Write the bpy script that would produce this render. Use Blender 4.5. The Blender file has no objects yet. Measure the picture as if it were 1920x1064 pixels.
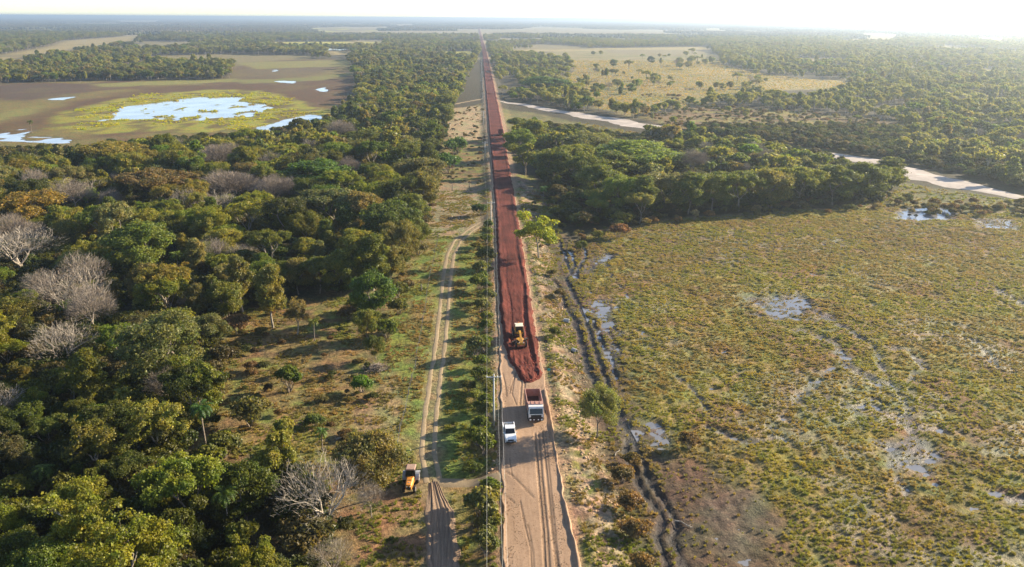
import bpy, bmesh, math, random
import numpy as np
from mathutils import Vector, Matrix

# ------------------------------------------------------------------ camera, sky, sun, exposure
S = bpy.context.scene
COL = S.collection
CAM_H, FOC, PW, PH = 62.0, 1478.0, 1920, 1064
YAW, PITCH, ROLL = math.radians(2.2), math.radians(18.6), math.radians(0.36)
_f = Vector((math.sin(YAW) * math.cos(PITCH), math.cos(YAW) * math.cos(PITCH), -math.sin(PITCH)))
_r = Vector((math.cos(YAW), -math.sin(YAW), 0)); _u = _r.cross(_f)
_R = _r * math.cos(ROLL) + _u * math.sin(ROLL); _U = -_r * math.sin(ROLL) + _u * math.cos(ROLL)
cam_d = bpy.data.cameras.new('camera'); cam = bpy.data.objects.new('camera', cam_d); COL.objects.link(cam)
cam_d.sensor_width = 36.0; cam_d.lens = 36.0 * FOC / PW; cam_d.clip_start = 0.5; cam_d.clip_end = 90000
M = Matrix.Identity(4)
for i in range(3):
    M[i][0], M[i][1], M[i][2] = _R[i], _U[i], -_f[i]
M.translation = Vector((0, 0, CAM_H)); cam.matrix_world = M
S.camera = cam

SUN_EL, SUN_AZ = 21.0, 67.0          # azimuth from +Y towards +X
world = bpy.data.worlds.new('World'); S.world = world; world.use_nodes = True
wn = world.node_tree; bg = wn.nodes['Background']
sky = wn.nodes.new('ShaderNodeTexSky'); sky.sky_type = 'NISHITA'; sky.sun_disc = False
sky.sun_elevation = math.radians(SUN_EL); sky.sun_rotation = math.radians(SUN_AZ)
sky.altitude = 60; sky.air_density = 0.7; sky.dust_density = 0.4; sky.ozone_density = 1.0
wn.links.new(sky.outputs[0], bg.inputs[0]); bg.inputs[1].default_value = 0.10
sl = bpy.data.lights.new('sun', 'SUN'); sl.energy = 5.0; sl.angle = math.radians(0.5); sl.color = (1.0, 0.85, 0.62)
so = bpy.data.objects.new('sun', sl); COL.objects.link(so)
_az, _el = math.radians(SUN_AZ), math.radians(SUN_EL)
sdir = Vector((math.sin(_az) * math.cos(_el), math.cos(_az) * math.cos(_el), math.sin(_el)))
so.rotation_euler = sdir.to_track_quat('Z', 'Y').to_euler()
S.view_settings.view_transform = 'Standard'; S.view_settings.look = 'None'; S.view_settings.gamma = 1.0
S.view_settings.exposure = 1.4
S.cycles.max_bounces = 5; S.cycles.diffuse_bounces = 2; S.cycles.glossy_bounces = 2; S.cycles.transmission_bounces = 3
S.cycles.transparent_max_bounces = 4; S.cycles.volume_bounces = 0
S.cycles.use_denoising = True; S.cycles.denoiser = 'OPENIMAGEDENOISE'

# ------------------------------------------------------------------ helpers
F3, R3, U3 = np.array(_f), np.array(_R), np.array(_U)
GZ = -1.0                            # level of the land beside the road embankment
def g(px, py, z=GZ):
    """the point of the land at height z that the photograph shows at px, py"""
    d = F3 * FOC + R3 * (px - PW / 2) + U3 * (PH / 2 - py)
    t = (z - CAM_H) / d[2]
    return (d[0] * t, d[1] * t)
def pj(x, y, z):
    x = np.asarray(x, float); y = np.asarray(y, float); z = np.asarray(z, float) - CAM_H
    D = x * F3[0] + y * F3[1] + z * F3[2]
    return PW / 2 + FOC * (x * R3[0] + y * R3[1] + z * R3[2]) / D, PH / 2 - FOC * (x * U3[0] + y * U3[1] + z * U3[2]) / D, D
def G(pts, z=GZ): return [g(a, b, z) for a, b in pts]

def _hash(ix, iy, seed):
    h = (ix.astype(np.int64) * 374761393 + iy.astype(np.int64) * 668265263 + seed * 974634777) & 0xFFFFFFFF
    h = ((h ^ (h >> 13)) * 1274126177) & 0xFFFFFFFF
    return ((h ^ (h >> 16)) & 0xFFFFFF) / float(0xFFFFFF)
def vn(x, y, seed=0):
    x = np.asarray(x, float); y = np.asarray(y, float)
    ix = np.floor(x); iy = np.floor(y); fx = x - ix; fy = y - iy
    fx = fx * fx * (3 - 2 * fx); fy = fy * fy * (3 - 2 * fy)
    a = _hash(ix, iy, seed); b = _hash(ix + 1, iy, seed); c = _hash(ix, iy + 1, seed); d = _hash(ix + 1, iy + 1, seed)
    return (a + (b - a) * fx) * (1 - fy) + (c + (d - c) * fx) * fy
def fbm(x, y, seed=0, o=4):
    s = 0; a = 0.5; t = 0
    for i in range(o):
        s = s + a * vn(x, y, seed + i * 17); t += a; a *= 0.5; x = x * 2.03 + 5.1; y = y * 2.03 + 3.7
    return s / t
def sm(a, b, t):
    t = np.clip((t - a) / (b - a), 0, 1); return t * t * (3 - 2 * t)
def sdist(x, y, poly):
    """signed distance to polygon, positive inside"""
    x = np.asarray(x, float); y = np.asarray(y, float)
    d = np.full(x.shape, 1e18); ins = np.zeros(x.shape, bool); n = len(poly)
    for i in range(n):
        ax, ay = poly[i]; bx, by = poly[(i + 1) % n]
        ex, ey = bx - ax, by - ay; wx, wy = x - ax, y - ay
        t = np.clip((wx * ex + wy * ey) / (ex * ex + ey * ey + 1e-12), 0, 1)
        d = np.minimum(d, (wx - ex * t) ** 2 + (wy - ey * t) ** 2)
        c = (ay > y) != (by > y)
        if ey != 0: ins ^= c & (x < ax + ex * (y - ay) / ey)
    d = np.sqrt(d); return np.where(ins, d, -d)
def ldist(x, y, line):
    x = np.asarray(x, float); y = np.asarray(y, float); d = np.full(x.shape, 1e18)
    for (ax, ay), (bx, by) in zip(line[:-1], line[1:]):
        ex, ey = bx - ax, by - ay; wx, wy = x - ax, y - ay
        t = np.clip((wx * ex + wy * ey) / (ex * ex + ey * ey + 1e-12), 0, 1)
        d = np.minimum(d, (wx - ex * t) ** 2 + (wy - ey * t) ** 2)
    return np.sqrt(d)

def link(name, me, mat=None, parent=None):
    o = bpy.data.objects.new(name, me)
    if mat is not None and me is not None and not me.materials:
        for m in (mat if isinstance(mat, (list, tuple)) else [mat]): me.materials.append(m)
    COL.objects.link(o)
    if parent is not None: o.parent = parent
    return o
def npmesh(name, v, f, smooth=False):
    me = bpy.data.meshes.new(name); v = np.asarray(v, np.float32); f = np.asarray(f, np.int32); k = f.shape[1]
    me.vertices.add(len(v)); me.vertices.foreach_set('co', v.ravel())
    me.loops.add(f.size); me.loops.foreach_set('vertex_index', f.ravel())
    me.polygons.add(len(f)); me.polygons.foreach_set('loop_start', np.arange(0, f.size, k, dtype=np.int32))
    me.polygons.foreach_set('use_smooth', np.full(len(f), smooth)); me.update(calc_edges=True)
    return me
def colattr(me, name, c):
    a = me.attributes.new(name, 'FLOAT_COLOR', 'POINT')
    c = np.concatenate([c, np.ones((len(c), 1))], 1) if c.shape[1] == 3 else c
    a.data.foreach_set('color', c.astype(np.float32).ravel())
def fattr(me, name, v, t='FLOAT'):
    a = me.attributes.new(name, t, 'POINT'); a.data.foreach_set('value', np.asarray(v).ravel())
def tag(o, label=None, cat=None, group=None, kind=None):
    if label: o['label'] = label
    if cat: o['category'] = cat
    if group: o['group'] = group
    if kind: o['kind'] = kind
    return o
def thing(name, label, cat, loc=(0, 0, 0), rz=0.0, group=None):
    o = bpy.data.objects.new(name, None); o.empty_display_size = 0.5; COL.objects.link(o)
    o.location = loc; o.rotation_euler = (0, 0, rz); return tag(o, label, cat, group)
def grid_faces(nx, ny):
    i = np.arange(nx - 1)[None, :] + np.arange(ny - 1)[:, None] * nx
    return np.stack([i, i + 1, i + 1 + nx, i + nx], -1).reshape(-1, 4)

class MB:
    """collects simple shapes into one mesh"""
    def __init__(s): s.v = []; s.f = []; s.mi = []
    def add(s, vs, fs, m=0):
        b = len(s.v); s.v += [tuple(v) for v in vs]; s.f += [tuple(i + b for i in f) for f in fs]; s.mi += [m] * len(fs); return s
    def box(s, c, d, m=0, taper=(1, 1), shift=(0, 0), rot=None):
        x, y, z = d[0] / 2, d[1] / 2, d[2] / 2; tx, ty = taper
        vs = [(-x, -y, -z), (x, -y, -z), (x, y, -z), (-x, y, -z), (-x * tx + shift[0], -y * ty + shift[1], z), (x * tx + shift[0], -y * ty + shift[1], z), (x * tx + shift[0], y * ty + shift[1], z), (-x * tx + shift[0], y * ty + shift[1], z)]
        if rot: vs = [rot @ Vector(v) for v in vs]
        return s.add([(v[0] + c[0], v[1] + c[1], v[2] + c[2]) for v in vs], [(3, 2, 1, 0), (4, 5, 6, 7), (0, 1, 5, 4), (1, 2, 6, 5), (2, 3, 7, 6), (3, 0, 4, 7)], m)
    def tube(s, pts, rs, n=6, m=0, caps=True):
        pts = [Vector(p) for p in pts]; rs = rs if isinstance(rs, (list, tuple)) else [rs] * len(pts); vs = []; fs = []
        up = Vector((0.13, 0.21, 0.97))
        for i, p in enumerate(pts):
            d = (pts[min(i + 1, len(pts) - 1)] - pts[max(i - 1, 0)]).normalized()
            a = d.cross(up)
            if a.length < 0.05: a = d.cross(Vector((1, 0, 0)))
            a.normalize(); b = d.cross(a)
            for k in range(n):
                t = 2 * math.pi * k / n; vs.append(p + (a * math.cos(t) + b * math.sin(t)) * rs[i])
        for i in range(len(pts) - 1):
            for k in range(n):
                fs.append((i * n + k, i * n + (k + 1) % n, (i + 1) * n + (k + 1) % n, (i + 1) * n + k))
        if caps: fs += [tuple(range(n))[::-1], tuple((len(pts) - 1) * n + k for k in range(n))]
        return s.add(vs, fs, m)
    def disc(s, c, r, w, n=20, m=0, axis='x', prof=None):
        """a wheel-like solid of revolution about the given axis; prof: [(offset along axis, radius)]"""
        prof = prof or [(-w / 2, r * 0.88), (-w * 0.32, r), (w * 0.32, r), (w / 2, r * 0.88)]
        vs = []; fs = []
        for o, rr in prof:
            for k in range(n):
                t = 2 * math.pi * k / n; a, b = rr * math.cos(t), rr * math.sin(t)
                vs.append({'x': (c[0] + o, c[1] + a, c[2] + b), 'y': (c[0] + a, c[1] + o, c[2] + b), 'z': (c[0] + a, c[1] + b, c[2] + o)}[axis])
        q = len(prof)
        for i in range(q - 1):
            for k in range(n): fs.append((i * n + k, i * n + (k + 1) % n, (i + 1) * n + (k + 1) % n, (i + 1) * n + k))
        fs += [tuple(range(n))[::-1], tuple((q - 1) * n + k for k in range(n))]
        return s.add(vs, fs, m)
    def loft(s, secs, m=0, closed=True, caps=True):
        n = len(secs[0]); vs = [p for sec in secs for p in sec]; fs = []
        for i in range(len(secs) - 1):
            for k in range(n if closed else n - 1): fs.append((i * n + k, i * n + (k + 1) % n, (i + 1) * n + (k + 1) % n, (i + 1) * n + k))
        if caps: fs += [tuple(range(n))[::-1], tuple((len(secs) - 1) * n + k for k in range(n))]
        return s.add(vs, fs, m)
    def mesh(s, name, bevel=0.0, smooth=False):
        me = bpy.data.meshes.new(name); me.from_pydata(s.v, [], s.f)
        me.polygons.foreach_set('material_index', s.mi)
        bm = bmesh.new(); bm.from_mesh(me); bmesh.ops.recalc_face_normals(bm, faces=bm.faces)
        if bevel: bmesh.ops.bevel(bm, geom=[e for e in bm.edges if e.calc_face_angle(0) > 0.5], offset=bevel, segments=2, affect='EDGES', profile=0.6, clamp_overlap=True)
        bm.to_mesh(me); bm.free()
        if smooth: me.polygons.foreach_set('use_smooth', [True] * len(me.polygons))
        me.update(); return me
    def build(s, name, mat, parent=None, bevel=0.0, smooth=False, loc=None):
        o = link(name, s.mesh(name, bevel, smooth), mat, parent)
        if loc is not None: o.location = loc
        return o

# ------------------------------------------------------------------ materials
def nmat(name):
    m = bpy.data.materials.new(name); m.use_nodes = True; nt = m.node_tree
    return m, nt, nt.nodes['Principled BSDF'], nt.nodes['Material Output']
def node(nt, t, **k):
    n = nt.nodes.new(t)
    for a, b in k.items(): setattr(n, a, b)
    return n
def noise(nt, scale, detail=4, rough=0.55, vec=None, dist=0.0):
    n = node(nt, 'ShaderNodeTexNoise'); n.inputs['Scale'].default_value = scale; n.inputs['Detail'].default_value = detail
    n.inputs['Roughness'].default_value = rough; n.inputs['Distortion'].default_value = dist
    if vec is not None: nt.links.new(vec, n.inputs['Vector'])
    return n.outputs['Fac']
def ramp(nt, fac, stops):
    n = node(nt, 'ShaderNodeValToRGB'); e = n.color_ramp.elements
    while len(e) < len(stops): e.new(0.5)
    for el, (p, c) in zip(e, stops):
        el.position = p; el.color = (*c, 1) if len(c) == 3 else c
    nt.links.new(fac, n.inputs[0]); return n.outputs[0]
def mixc(nt, fac, a, b, mode='MIX'):
    n = node(nt, 'ShaderNodeMix', data_type='RGBA', blend_type=mode)
    for s, v in ((n.inputs[0], fac), (n.inputs[6], a), (n.inputs[7], b)):
        if isinstance(v, (int, float)): s.default_value = v
        elif isinstance(v, tuple): s.default_value = (*v, 1)
        else: nt.links.new(v, s)
    return n.outputs[2]
def math_(nt, op, a, b=None, c=None):
    n = node(nt, 'ShaderNodeMath', operation=op)
    for s, v in zip(n.inputs, (a, b, c)):
        if v is None: continue
        if isinstance(v, (int, float)): s.default_value = v
        else: nt.links.new(v, s)
    return n.outputs[0]
def geopos(nt): return node(nt, 'ShaderNodeNewGeometry').outputs['Position']
def bump(nt, b, h, strength, dist):
    n = node(nt, 'ShaderNodeBump'); n.inputs['Strength'].default_value = strength; n.inputs['Distance'].default_value = dist
    nt.links.new(h, n.inputs['Height']); nt.links.new(n.outputs[0], b.inputs['Normal'])

def mat_ground():
    m, nt, b, out = nmat('ground_soil_and_grass'); P = geopos(nt)
    a = node(nt, 'ShaderNodeAttribute', attribute_name='col'); w = node(nt, 'ShaderNodeAttribute', attribute_name='wet')
    n1 = noise(nt, 1.3, 5, 0.65, P); n2 = noise(nt, 0.23, 3, 0.5, P); n3 = noise(nt, 6.0, 3, 0.6, P)
    v = ramp(nt, n1, [(0.28, (0.38,) * 3), (0.5, (0.95,) * 3), (0.72, (1.7,) * 3)])
    c = mixc(nt, 1.0, a.outputs['Color'], v, 'MULTIPLY')
    v3 = ramp(nt, n3, [(0.3, (0.55,) * 3), (0.7, (1.35,) * 3)])
    c = mixc(nt, 0.8, c, v3, 'MULTIPLY')
    h = ramp(nt, n2, [(0.35, (0.82, 1.0, 0.85)), (0.65, (1.18, 0.98, 0.95))])
    c = mixc(nt, 1.0, c, h, 'MULTIPLY')
    nt.links.new(c, b.inputs['Base Color'])
    r = math_(nt, 'MULTIPLY_ADD', w.outputs['Fac'], -0.5, 0.95); nt.links.new(r, b.inputs['Roughness'])
    b.inputs['Specular IOR Level'].default_value = 0.3
    hh = math_(nt, 'ADD', math_(nt, 'MULTIPLY', n1, 0.7), math_(nt, 'MULTIPLY', n3, 0.3)); bump(nt, b, hh, 0.9, 0.45)
    return m
def mat_soil(name, c0, c1, sc=1.0, streak=True, bumpd=0.05, attr=None, big=.18):
    m, nt, b, out = nmat(name); P = geopos(nt)
    mp = node(nt, 'ShaderNodeMapping'); mp.inputs['Scale'].default_value = (1.6, 0.09, 1) if streak else (1, 1, 1)
    nt.links.new(P, mp.inputs[0])
    n1 = noise(nt, 1.0 * sc, 5, 0.6, mp.outputs[0]); n2 = noise(nt, 3.5 * sc, 4, 0.65, P); n3 = noise(nt, 0.12, 3, 0.5, P)
    k = math_(nt, 'ADD', math_(nt, 'MULTIPLY', n1, 0.5), math_(nt, 'MULTIPLY', n2, 0.5))
    c = ramp(nt, k, [(0.33, c0), (0.66, c1)])
    c = mixc(nt, 1.0, c, ramp(nt, n3, [(0.3, (1 - big,) * 3), (0.7, (1 + big,) * 3)]), 'MULTIPLY')
    if attr:
        a = node(nt, 'ShaderNodeAttribute', attribute_name=attr); c = mixc(nt, 1.0, c, a.outputs['Color'], 'MULTIPLY')
    nt.links.new(c, b.inputs['Base Color']); b.inputs['Roughness'].default_value = 0.95; b.inputs['Specular IOR Level'].default_value = 0.15
    bump(nt, b, k, 0.8, bumpd); return m
def mat_leaf(name, trans=0.3, spec=0.35, var=(0.55, 1.6)):
    m, nt, b, out = nmat(name)
    a = node(nt, 'ShaderNodeAttribute', attribute_name='tint'); a.attribute_type = 'INSTANCER'
    gi = node(nt, 'ShaderNodeNewGeometry'); ri = gi.outputs['Random Per Island']
    v = ramp(nt, ri, [(0.0, (var[0],) * 3), (0.6, (1.0,) * 3), (1.0, (var[1], var[1] * 0.96, var[1] * 0.9))])
    c = mixc(nt, 1.0, a.outputs['Color'], v, 'MULTIPLY')
    P = geopos(nt); n = noise(nt, 0.45, 2, 0.5, P)
    c = mixc(nt, 1.0, c, ramp(nt, n, [(0.35, (0.75, 0.86, 0.8)), (0.65, (1.3, 1.12, 1.0))]), 'MULTIPLY')
    nt.links.new(c, b.inputs['Base Color']); b.inputs['Roughness'].default_value = 0.5; b.inputs['Specular IOR Level'].default_value = spec
    t = node(nt, 'ShaderNodeBsdfTranslucent'); nt.links.new(mixc(nt, 1.0, c, (1.5, 1.5, 0.7), 'MULTIPLY'), t.inputs[0])
    mx = node(nt, 'ShaderNodeMixShader'); mx.inputs[0].default_value = trans
    nt.links.new(b.outputs[0], mx.inputs[1]); nt.links.new(t.outputs[0], mx.inputs[2]); nt.links.new(mx.outputs[0], out.inputs[0])
    return m
def mat_bark(name, c0, c1, sc=3):
    m, nt, b, out = nmat(name); tc = node(nt, 'ShaderNodeTexCoord').outputs['Object']
    n = noise(nt, sc, 4, 0.6, tc); nt.links.new(ramp(nt, n, [(0.35, c0), (0.65, c1)]), b.inputs['Base Color'])
    b.inputs['Roughness'].default_value = 0.9; bump(nt, b, n, 0.5, 0.03); return m
def mat_plain(name, c, rough=0.5, metal=0.0, dirt=0.0, dirtc=(0.22, 0.09, 0.05), coat=0.0):
    m, nt, b, out = nmat(name)
    if dirt > 0:
        tc = node(nt, 'ShaderNodeTexCoord').outputs['Object']; n = noise(nt, 2.2, 5, 0.65, tc)
        cc = mixc(nt, math_(nt, 'MULTIPLY', ramp(nt, n, [(0.4, (0,) * 3), (0.7, (1,) * 3)]), dirt), c, dirtc)
        nt.links.new(cc, b.inputs['Base Color'])
        nt.links.new(math_(nt, 'MULTIPLY_ADD', n, 0.4, rough), b.inputs['Roughness'])
    else:
        b.inputs['Base Color'].default_value = (*c, 1); b.inputs['Roughness'].default_value = rough
    b.inputs['Metallic'].default_value = metal; b.inputs['Coat Weight'].default_value = coat; return m
def mat_water(name, c, rough=0.08):
    m, nt, b, out = nmat(name); P = geopos(nt)
    n = noise(nt, 0.05, 4, 0.6, P); nt.links.new(ramp(nt, n, [(0.3, tuple(x * 0.7 for x in c)), (0.7, tuple(x * 1.3 for x in c))]), b.inputs['Base Color'])
    b.inputs['Roughness'].default_value = rough; b.inputs['IOR'].default_value = 1.33; b.inputs['Specular IOR Level'].default_value = 0.8
    w = noise(nt, 1.5, 3, 0.6, P); bump(nt, b, w, 0.15, 0.05); return m

M_GROUND = mat_ground()
M_LEAF = mat_leaf('leaves', 0.44); M_DRYLEAF = mat_leaf('dry_leaves', 0.2, 0.25)
M_GRASS = mat_leaf('grass_blades', 0.45, 0.2, (0.75, 1.35))
M_BARK = mat_bark('bark_grey_brown', (0.12, 0.09, 0.065), (0.34, 0.28, 0.22))
M_PALE = mat_bark('bark_pale_dead', (0.21, 0.175, 0.13), (0.46, 0.395, 0.315))
M_TWIG = mat_bark('twigs_grey', (0.16, 0.125, 0.095), (0.32, 0.26, 0.20))

# ------------------------------------------------------------------ the lie of the land
ROADL = [(2.0, 40), (2.3, 78), (2.4, 90), (2.6, 103), (3.1, 132), (3.3, 181), (3.7, 237), (3.8, 324), (3.4, 475), (2.3, 860), (0.4, 1530), (-6, 2600), (-20, 5000)]
ROADR = [(11.8, 40), (11.3, 78), (10.8, 90), (10.8, 103), (10.9, 124), (11.0, 140), (11.3, 198), (11.9, 302), (12.6, 475), (11.8, 860), (9.3, 1530), (3, 2600), (-11, 5000)]
def rl(y): return np.interp(y, [p[1] for p in ROADL], [p[0] for p in ROADL])
def rr(y): return np.interp(y, [p[1] for p in ROADR], [p[0] for p in ROADR])

MARSH = [(1063, 455), (1120, 435), (1250, 412), (1480, 396), (1690, 384), (1790, 400), (1990, 395), (2600, 420), (3200, 1300), (1330, 1300), (1290, 1064), (1225, 930), (1160, 800), (1125, 740), (1090, 640), (1065, 560), (1050, 500)]
W_MARSH = G(MARSH)
LAGOON = [(205, 212), (250, 197), (330, 186), (400, 180), (452, 182), (445, 190), (500, 196), (508, 206), (478, 218), (400, 224), (330, 226), (290, 222), (180, 227), (212, 216)]
POOLS = [LAGOON, [(468, 244), (520, 224), (578, 213), (602, 217), (590, 228), (540, 238), (500, 250)],
         [(85, 190), (100, 184), (138, 179), (130, 187)], [(-60, 268), (-20, 250), (20, 246), (55, 238), (76, 240), (60, 250), (20, 262)], [(40, 264), (60, 255), (125, 257), (122, 268), (60, 268)],
         [(592, 166), (612, 163), (618, 172), (598, 176)], [(512, 154), (520, 151), (556, 152), (550, 156)], [(507, 132), (514, 129), (522, 131), (518, 135)],
         [(585, 89), (600, 87), (662, 86), (668, 89), (640, 95), (592, 95)]]
W_POOLS = [G(p) for p in POOLS]
BASIN = [(-60, 285), (-60, 158), (0, 157), (180, 152), (430, 150), (440, 118), (560, 112), (652, 110), (662, 135), (672, 160), (670, 180), (620, 205), (598, 225), (540, 246), (480, 262), (340, 268), (180, 282), (60, 290)]
W_BASIN = G(BASIN)
MPOOLS = [([(1680, 398), (1700, 390), (1760, 388), (1795, 400), (1780, 412), (1720, 414), (1685, 410)], 0.55), ([(1100, 566), (1128, 552), (1150, 575), (1140, 596), (1150, 600), (1140, 610), (1120, 590)], 0.30),
          ([(1108, 488), (1140, 476), (1150, 480), (1100, 512)], 0.5), ([(1205, 800), (1225, 790), (1250, 800), (1262, 830), (1236, 840), (1215, 835)], 0.24), ([(1420, 560), (1500, 552), (1530, 575), (1470, 600), (1430, 590)], 0.36),
          ([(1300, 930), (1420, 900), (1470, 980), (1420, 1064), (1320, 1040)], 0.09), ([(1640, 830), (1720, 815), (1780, 850), (1740, 890), (1660, 880)], 0.24), ([(1820, 410), (1900, 412), (1910, 430), (1840, 428)], 0.3)]
MCH = [([(1400, 560), (1440, 575), (1500, 570), (1560, 600)], 1.6), ([(1500, 620), (1560, 640), (1600, 690), (1650, 720)], 1.3), ([(1700, 830), (1680, 880), (1700, 930)], 1.0), ([(1640, 760), (1700, 800), (1760, 810)], 1.2), ([(1260, 700), (1300, 730), (1330, 770)], .8), ([(1330, 800), (1400, 830), (1470, 820)], .8), ([(1100, 580), (1140, 590), (1160, 630)], 1.1), ([(1870, 545), (1910, 565), (1990, 600)], 1.2), ([(1560, 600), (1600, 625), (1640, 650), (1700, 655), (1730, 690), (1700, 720)], 0.9), ([(1640, 650), (1660, 700), (1700, 760), (1710, 820)], 0.9),
       ([(1550, 745), (1600, 770), (1640, 745), (1680, 770), (1720, 800)], 0.8), ([(1830, 640), (1870, 690), (1900, 700)], 0.7), ([(1530, 600), (1400, 590)], 0.8), ([(1180, 560), (1150, 520), (1130, 490)], 0.6),
       ([(1150, 770), (1180, 800), (1215, 815)], 0.8), ([(1130, 600), (1150, 640), (1155, 690)], 1.0), ([(1880, 930), (1960, 960)], 1.5), ([(1560, 690), (1500, 740), (1450, 800)], 0.8)]
W_MCH = [(G(l), w) for l, w in MCH]; W_MPOOLS = [(G(p), d) for p, d in MPOOLS]
RUTS = [[(1078, 605), (1092, 650), (1108, 690)], [(1098, 600), (1115, 650), (1132, 700), (1140, 720)], [(1112, 600), (1130, 640), (1150, 690), (1156, 712)],
        [(1150, 765), (1168, 790), (1182, 815), (1178, 850), (1192, 905), (1220, 940), (1240, 970), (1236, 1010), (1248, 1050), (1262, 1090)],
        [(1160, 790), (1190, 820), (1202, 860), (1218, 905), (1240, 935), (1262, 965), (1266, 1010), (1275, 1040), (1300, 1090)],
        [(1078, 600), (1100, 690), (1128, 740), (1150, 765)], [(1140, 720), (1160, 770), (1165, 795)],
        [(1040, 525), (1058, 570), (1080, 606)], [(1060, 520), (1082, 565), (1100, 600)],
        [(1048, 450), (1062, 490), (1075, 520)], [(1085, 450), (1100, 480), (1078, 520)], [(1068, 470), (1080, 500), (1062, 520)]]
W_RUTS = [G(l) for l in RUTS]
TRACK = [(905, 418), (882, 432), (858, 452), (844, 480), (838, 520), (832, 580), (825, 650), (815, 720), (806, 790), (802, 850), (812, 905), (822, 960), (826, 1010), (828, 1064), (830, 1200)]
W_TRACK = G(TRACK)
LINKP = [(812, 905), (860, 905), (905, 908), (948, 905)]
W_LINK = G(LINKP)
RIVER = [(942, 192, 9), (1000, 200, 12), (1060, 212, 17), (1130, 223, 25), (1200, 235, 27), (1300, 256, 15), (1420, 272, 12), (1560, 291, 17), (1640, 306, 24), (1700, 325, 31), (1780, 341, 27), (1850, 355, 17), (1920, 374, 8), (2050, 396, 3)]
W_RIVER = [g(a, b) for a, b, w in RIVER]; RIVW = [w * 0.5 for a, b, w in RIVER]

def river_w(x, y):
    d = np.full(np.shape(x), 1e9)
    for i in range(len(W_RIVER) - 1):
        (ax, ay), (bx, by) = W_RIVER[i], W_RIVER[i + 1]; ex, ey = bx - ax, by - ay; wx, wy = x - ax, y - ay
        t = np.clip((wx * ex + wy * ey) / (ex * ex + ey * ey), 0, 1); r = RIVW[i] + (RIVW[i + 1] - RIVW[i]) * t
        d = np.minimum(d, np.sqrt((wx - ex * t) ** 2 + (wy - ey * t) ** 2) - r)
    return d

def land(x, y, full=False):
    """height of the land; with full also the masks"""
    x = np.asarray(x, float); y = np.asarray(y, float)
    L, R = rl(y), rr(y)
    near = np.clip(1 - (y - 1500) / 1500, 0, 1)
    emb = sm(L - 5.0, L - 0.3, x) * (1 - sm(R + 0.6, R + 8.0, x))
    z = GZ + emb * (-GZ)
    off = np.maximum(np.maximum(L - 0.5 - x, x - R - 0.5), 0); rough = np.clip(off / 1.5, 0, 1)
    marsh = sm(-2.5, 2.5, sdist(x, y, W_MARSH) + 3 * (fbm(x / 5, y / 5, 3) - 0.5))
    basin = sm(-8, 8, sdist(x, y, W_BASIN))
    trk = sm(2.6, 1.4, ldist(x, y, W_TRACK)); lnk = sm(3.2, 1.8, ldist(x, y, W_LINK)); riv = sm(2.5, -1.0, river_w(x, y))
    flat = np.maximum(np.maximum(trk, lnk), riv)
    n0 = fbm(x / 14, y / 14, 1) - 0.5; n1 = fbm(x / 3.2, y / 3.2, 2) - 0.5; n2 = vn(x / 1.1, y / 1.1, 5) - 0.5
    z = z + rough * (1 - flat) * near * ((1 - basin) * (0.5 * n0 + 0.22 * n1 + 0.10 * n2) + basin * 0.28 * n1)
    hum = np.abs(fbm(x / 2.4, y / 2.0, 7, 3) - 0.5) * 2
    z = z + marsh * near * (0.45 * (0.35 - hum) + 0.12 * n2)
    # sandy spoil bank beside the road
    spoil = sm(R + 0.8, R + 2.5, x) * (1 - sm(R + 5.5, R + 8.5, x)) * (y < 320)
    z = z + spoil * (0.25 + 0.5 * np.maximum(n1, -0.2) + 0.22 * n2)
    pool = np.zeros_like(z)
    for p in W_POOLS:
        s = sdist(x, y, p) + 16 * (fbm(x / 13, y / 24, 9, 5) - 0.5); pool = np.maximum(pool, sm(-1.5, 3.0, s))
    pool = pool * (1 - sm(.66, .72, fbm(x / 7, y / 15, 14, 3)))
    z = z - pool * 0.75
    mw = np.zeros_like(z)
    for p, d in W_MPOOLS:
        s = sdist(x, y, p) + 4 * (fbm(x / 2.2, y / 2.2, 11) - 0.5); mw = np.maximum(mw, sm(-2.0, 2.5, s) * d)
    for l, w in W_MCH:
        mw = np.maximum(mw, sm(w * 1.6, w * 0.3, ldist(x, y, l) + 3.4 * (fbm(x / 2.3, y / 2.3, 13) - 0.42)) * 0.24)
    z = z - mw
    rut = np.zeros_like(z)
    for l in W_RUTS: rut = np.maximum(rut, sm(0.85, 0.35, ldist(x + 1.5 * (fbm(x / 3, y / 3, 70) - 0.5), y, l) + .5 * (vn(x / 1.3, y / 1.3, 69) - .4)))
    z = np.where(rut > 0, np.maximum(z - rut * 0.34, GZ - .27 - .1 * vn(x / 3, y / 3, 77)), z)
    if not full: return z
    return z, dict(marsh=marsh, basin=basin, trk=trk, lnk=lnk, riv=riv, n0=n0, n1=n1, n2=n2, hum=hum, spoil=spoil, pool=pool, mw=mw, rut=rut, emb=emb, rough=rough)
def hz(x, y): return float(land(np.array([x]), np.array([y]))[0])

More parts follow.
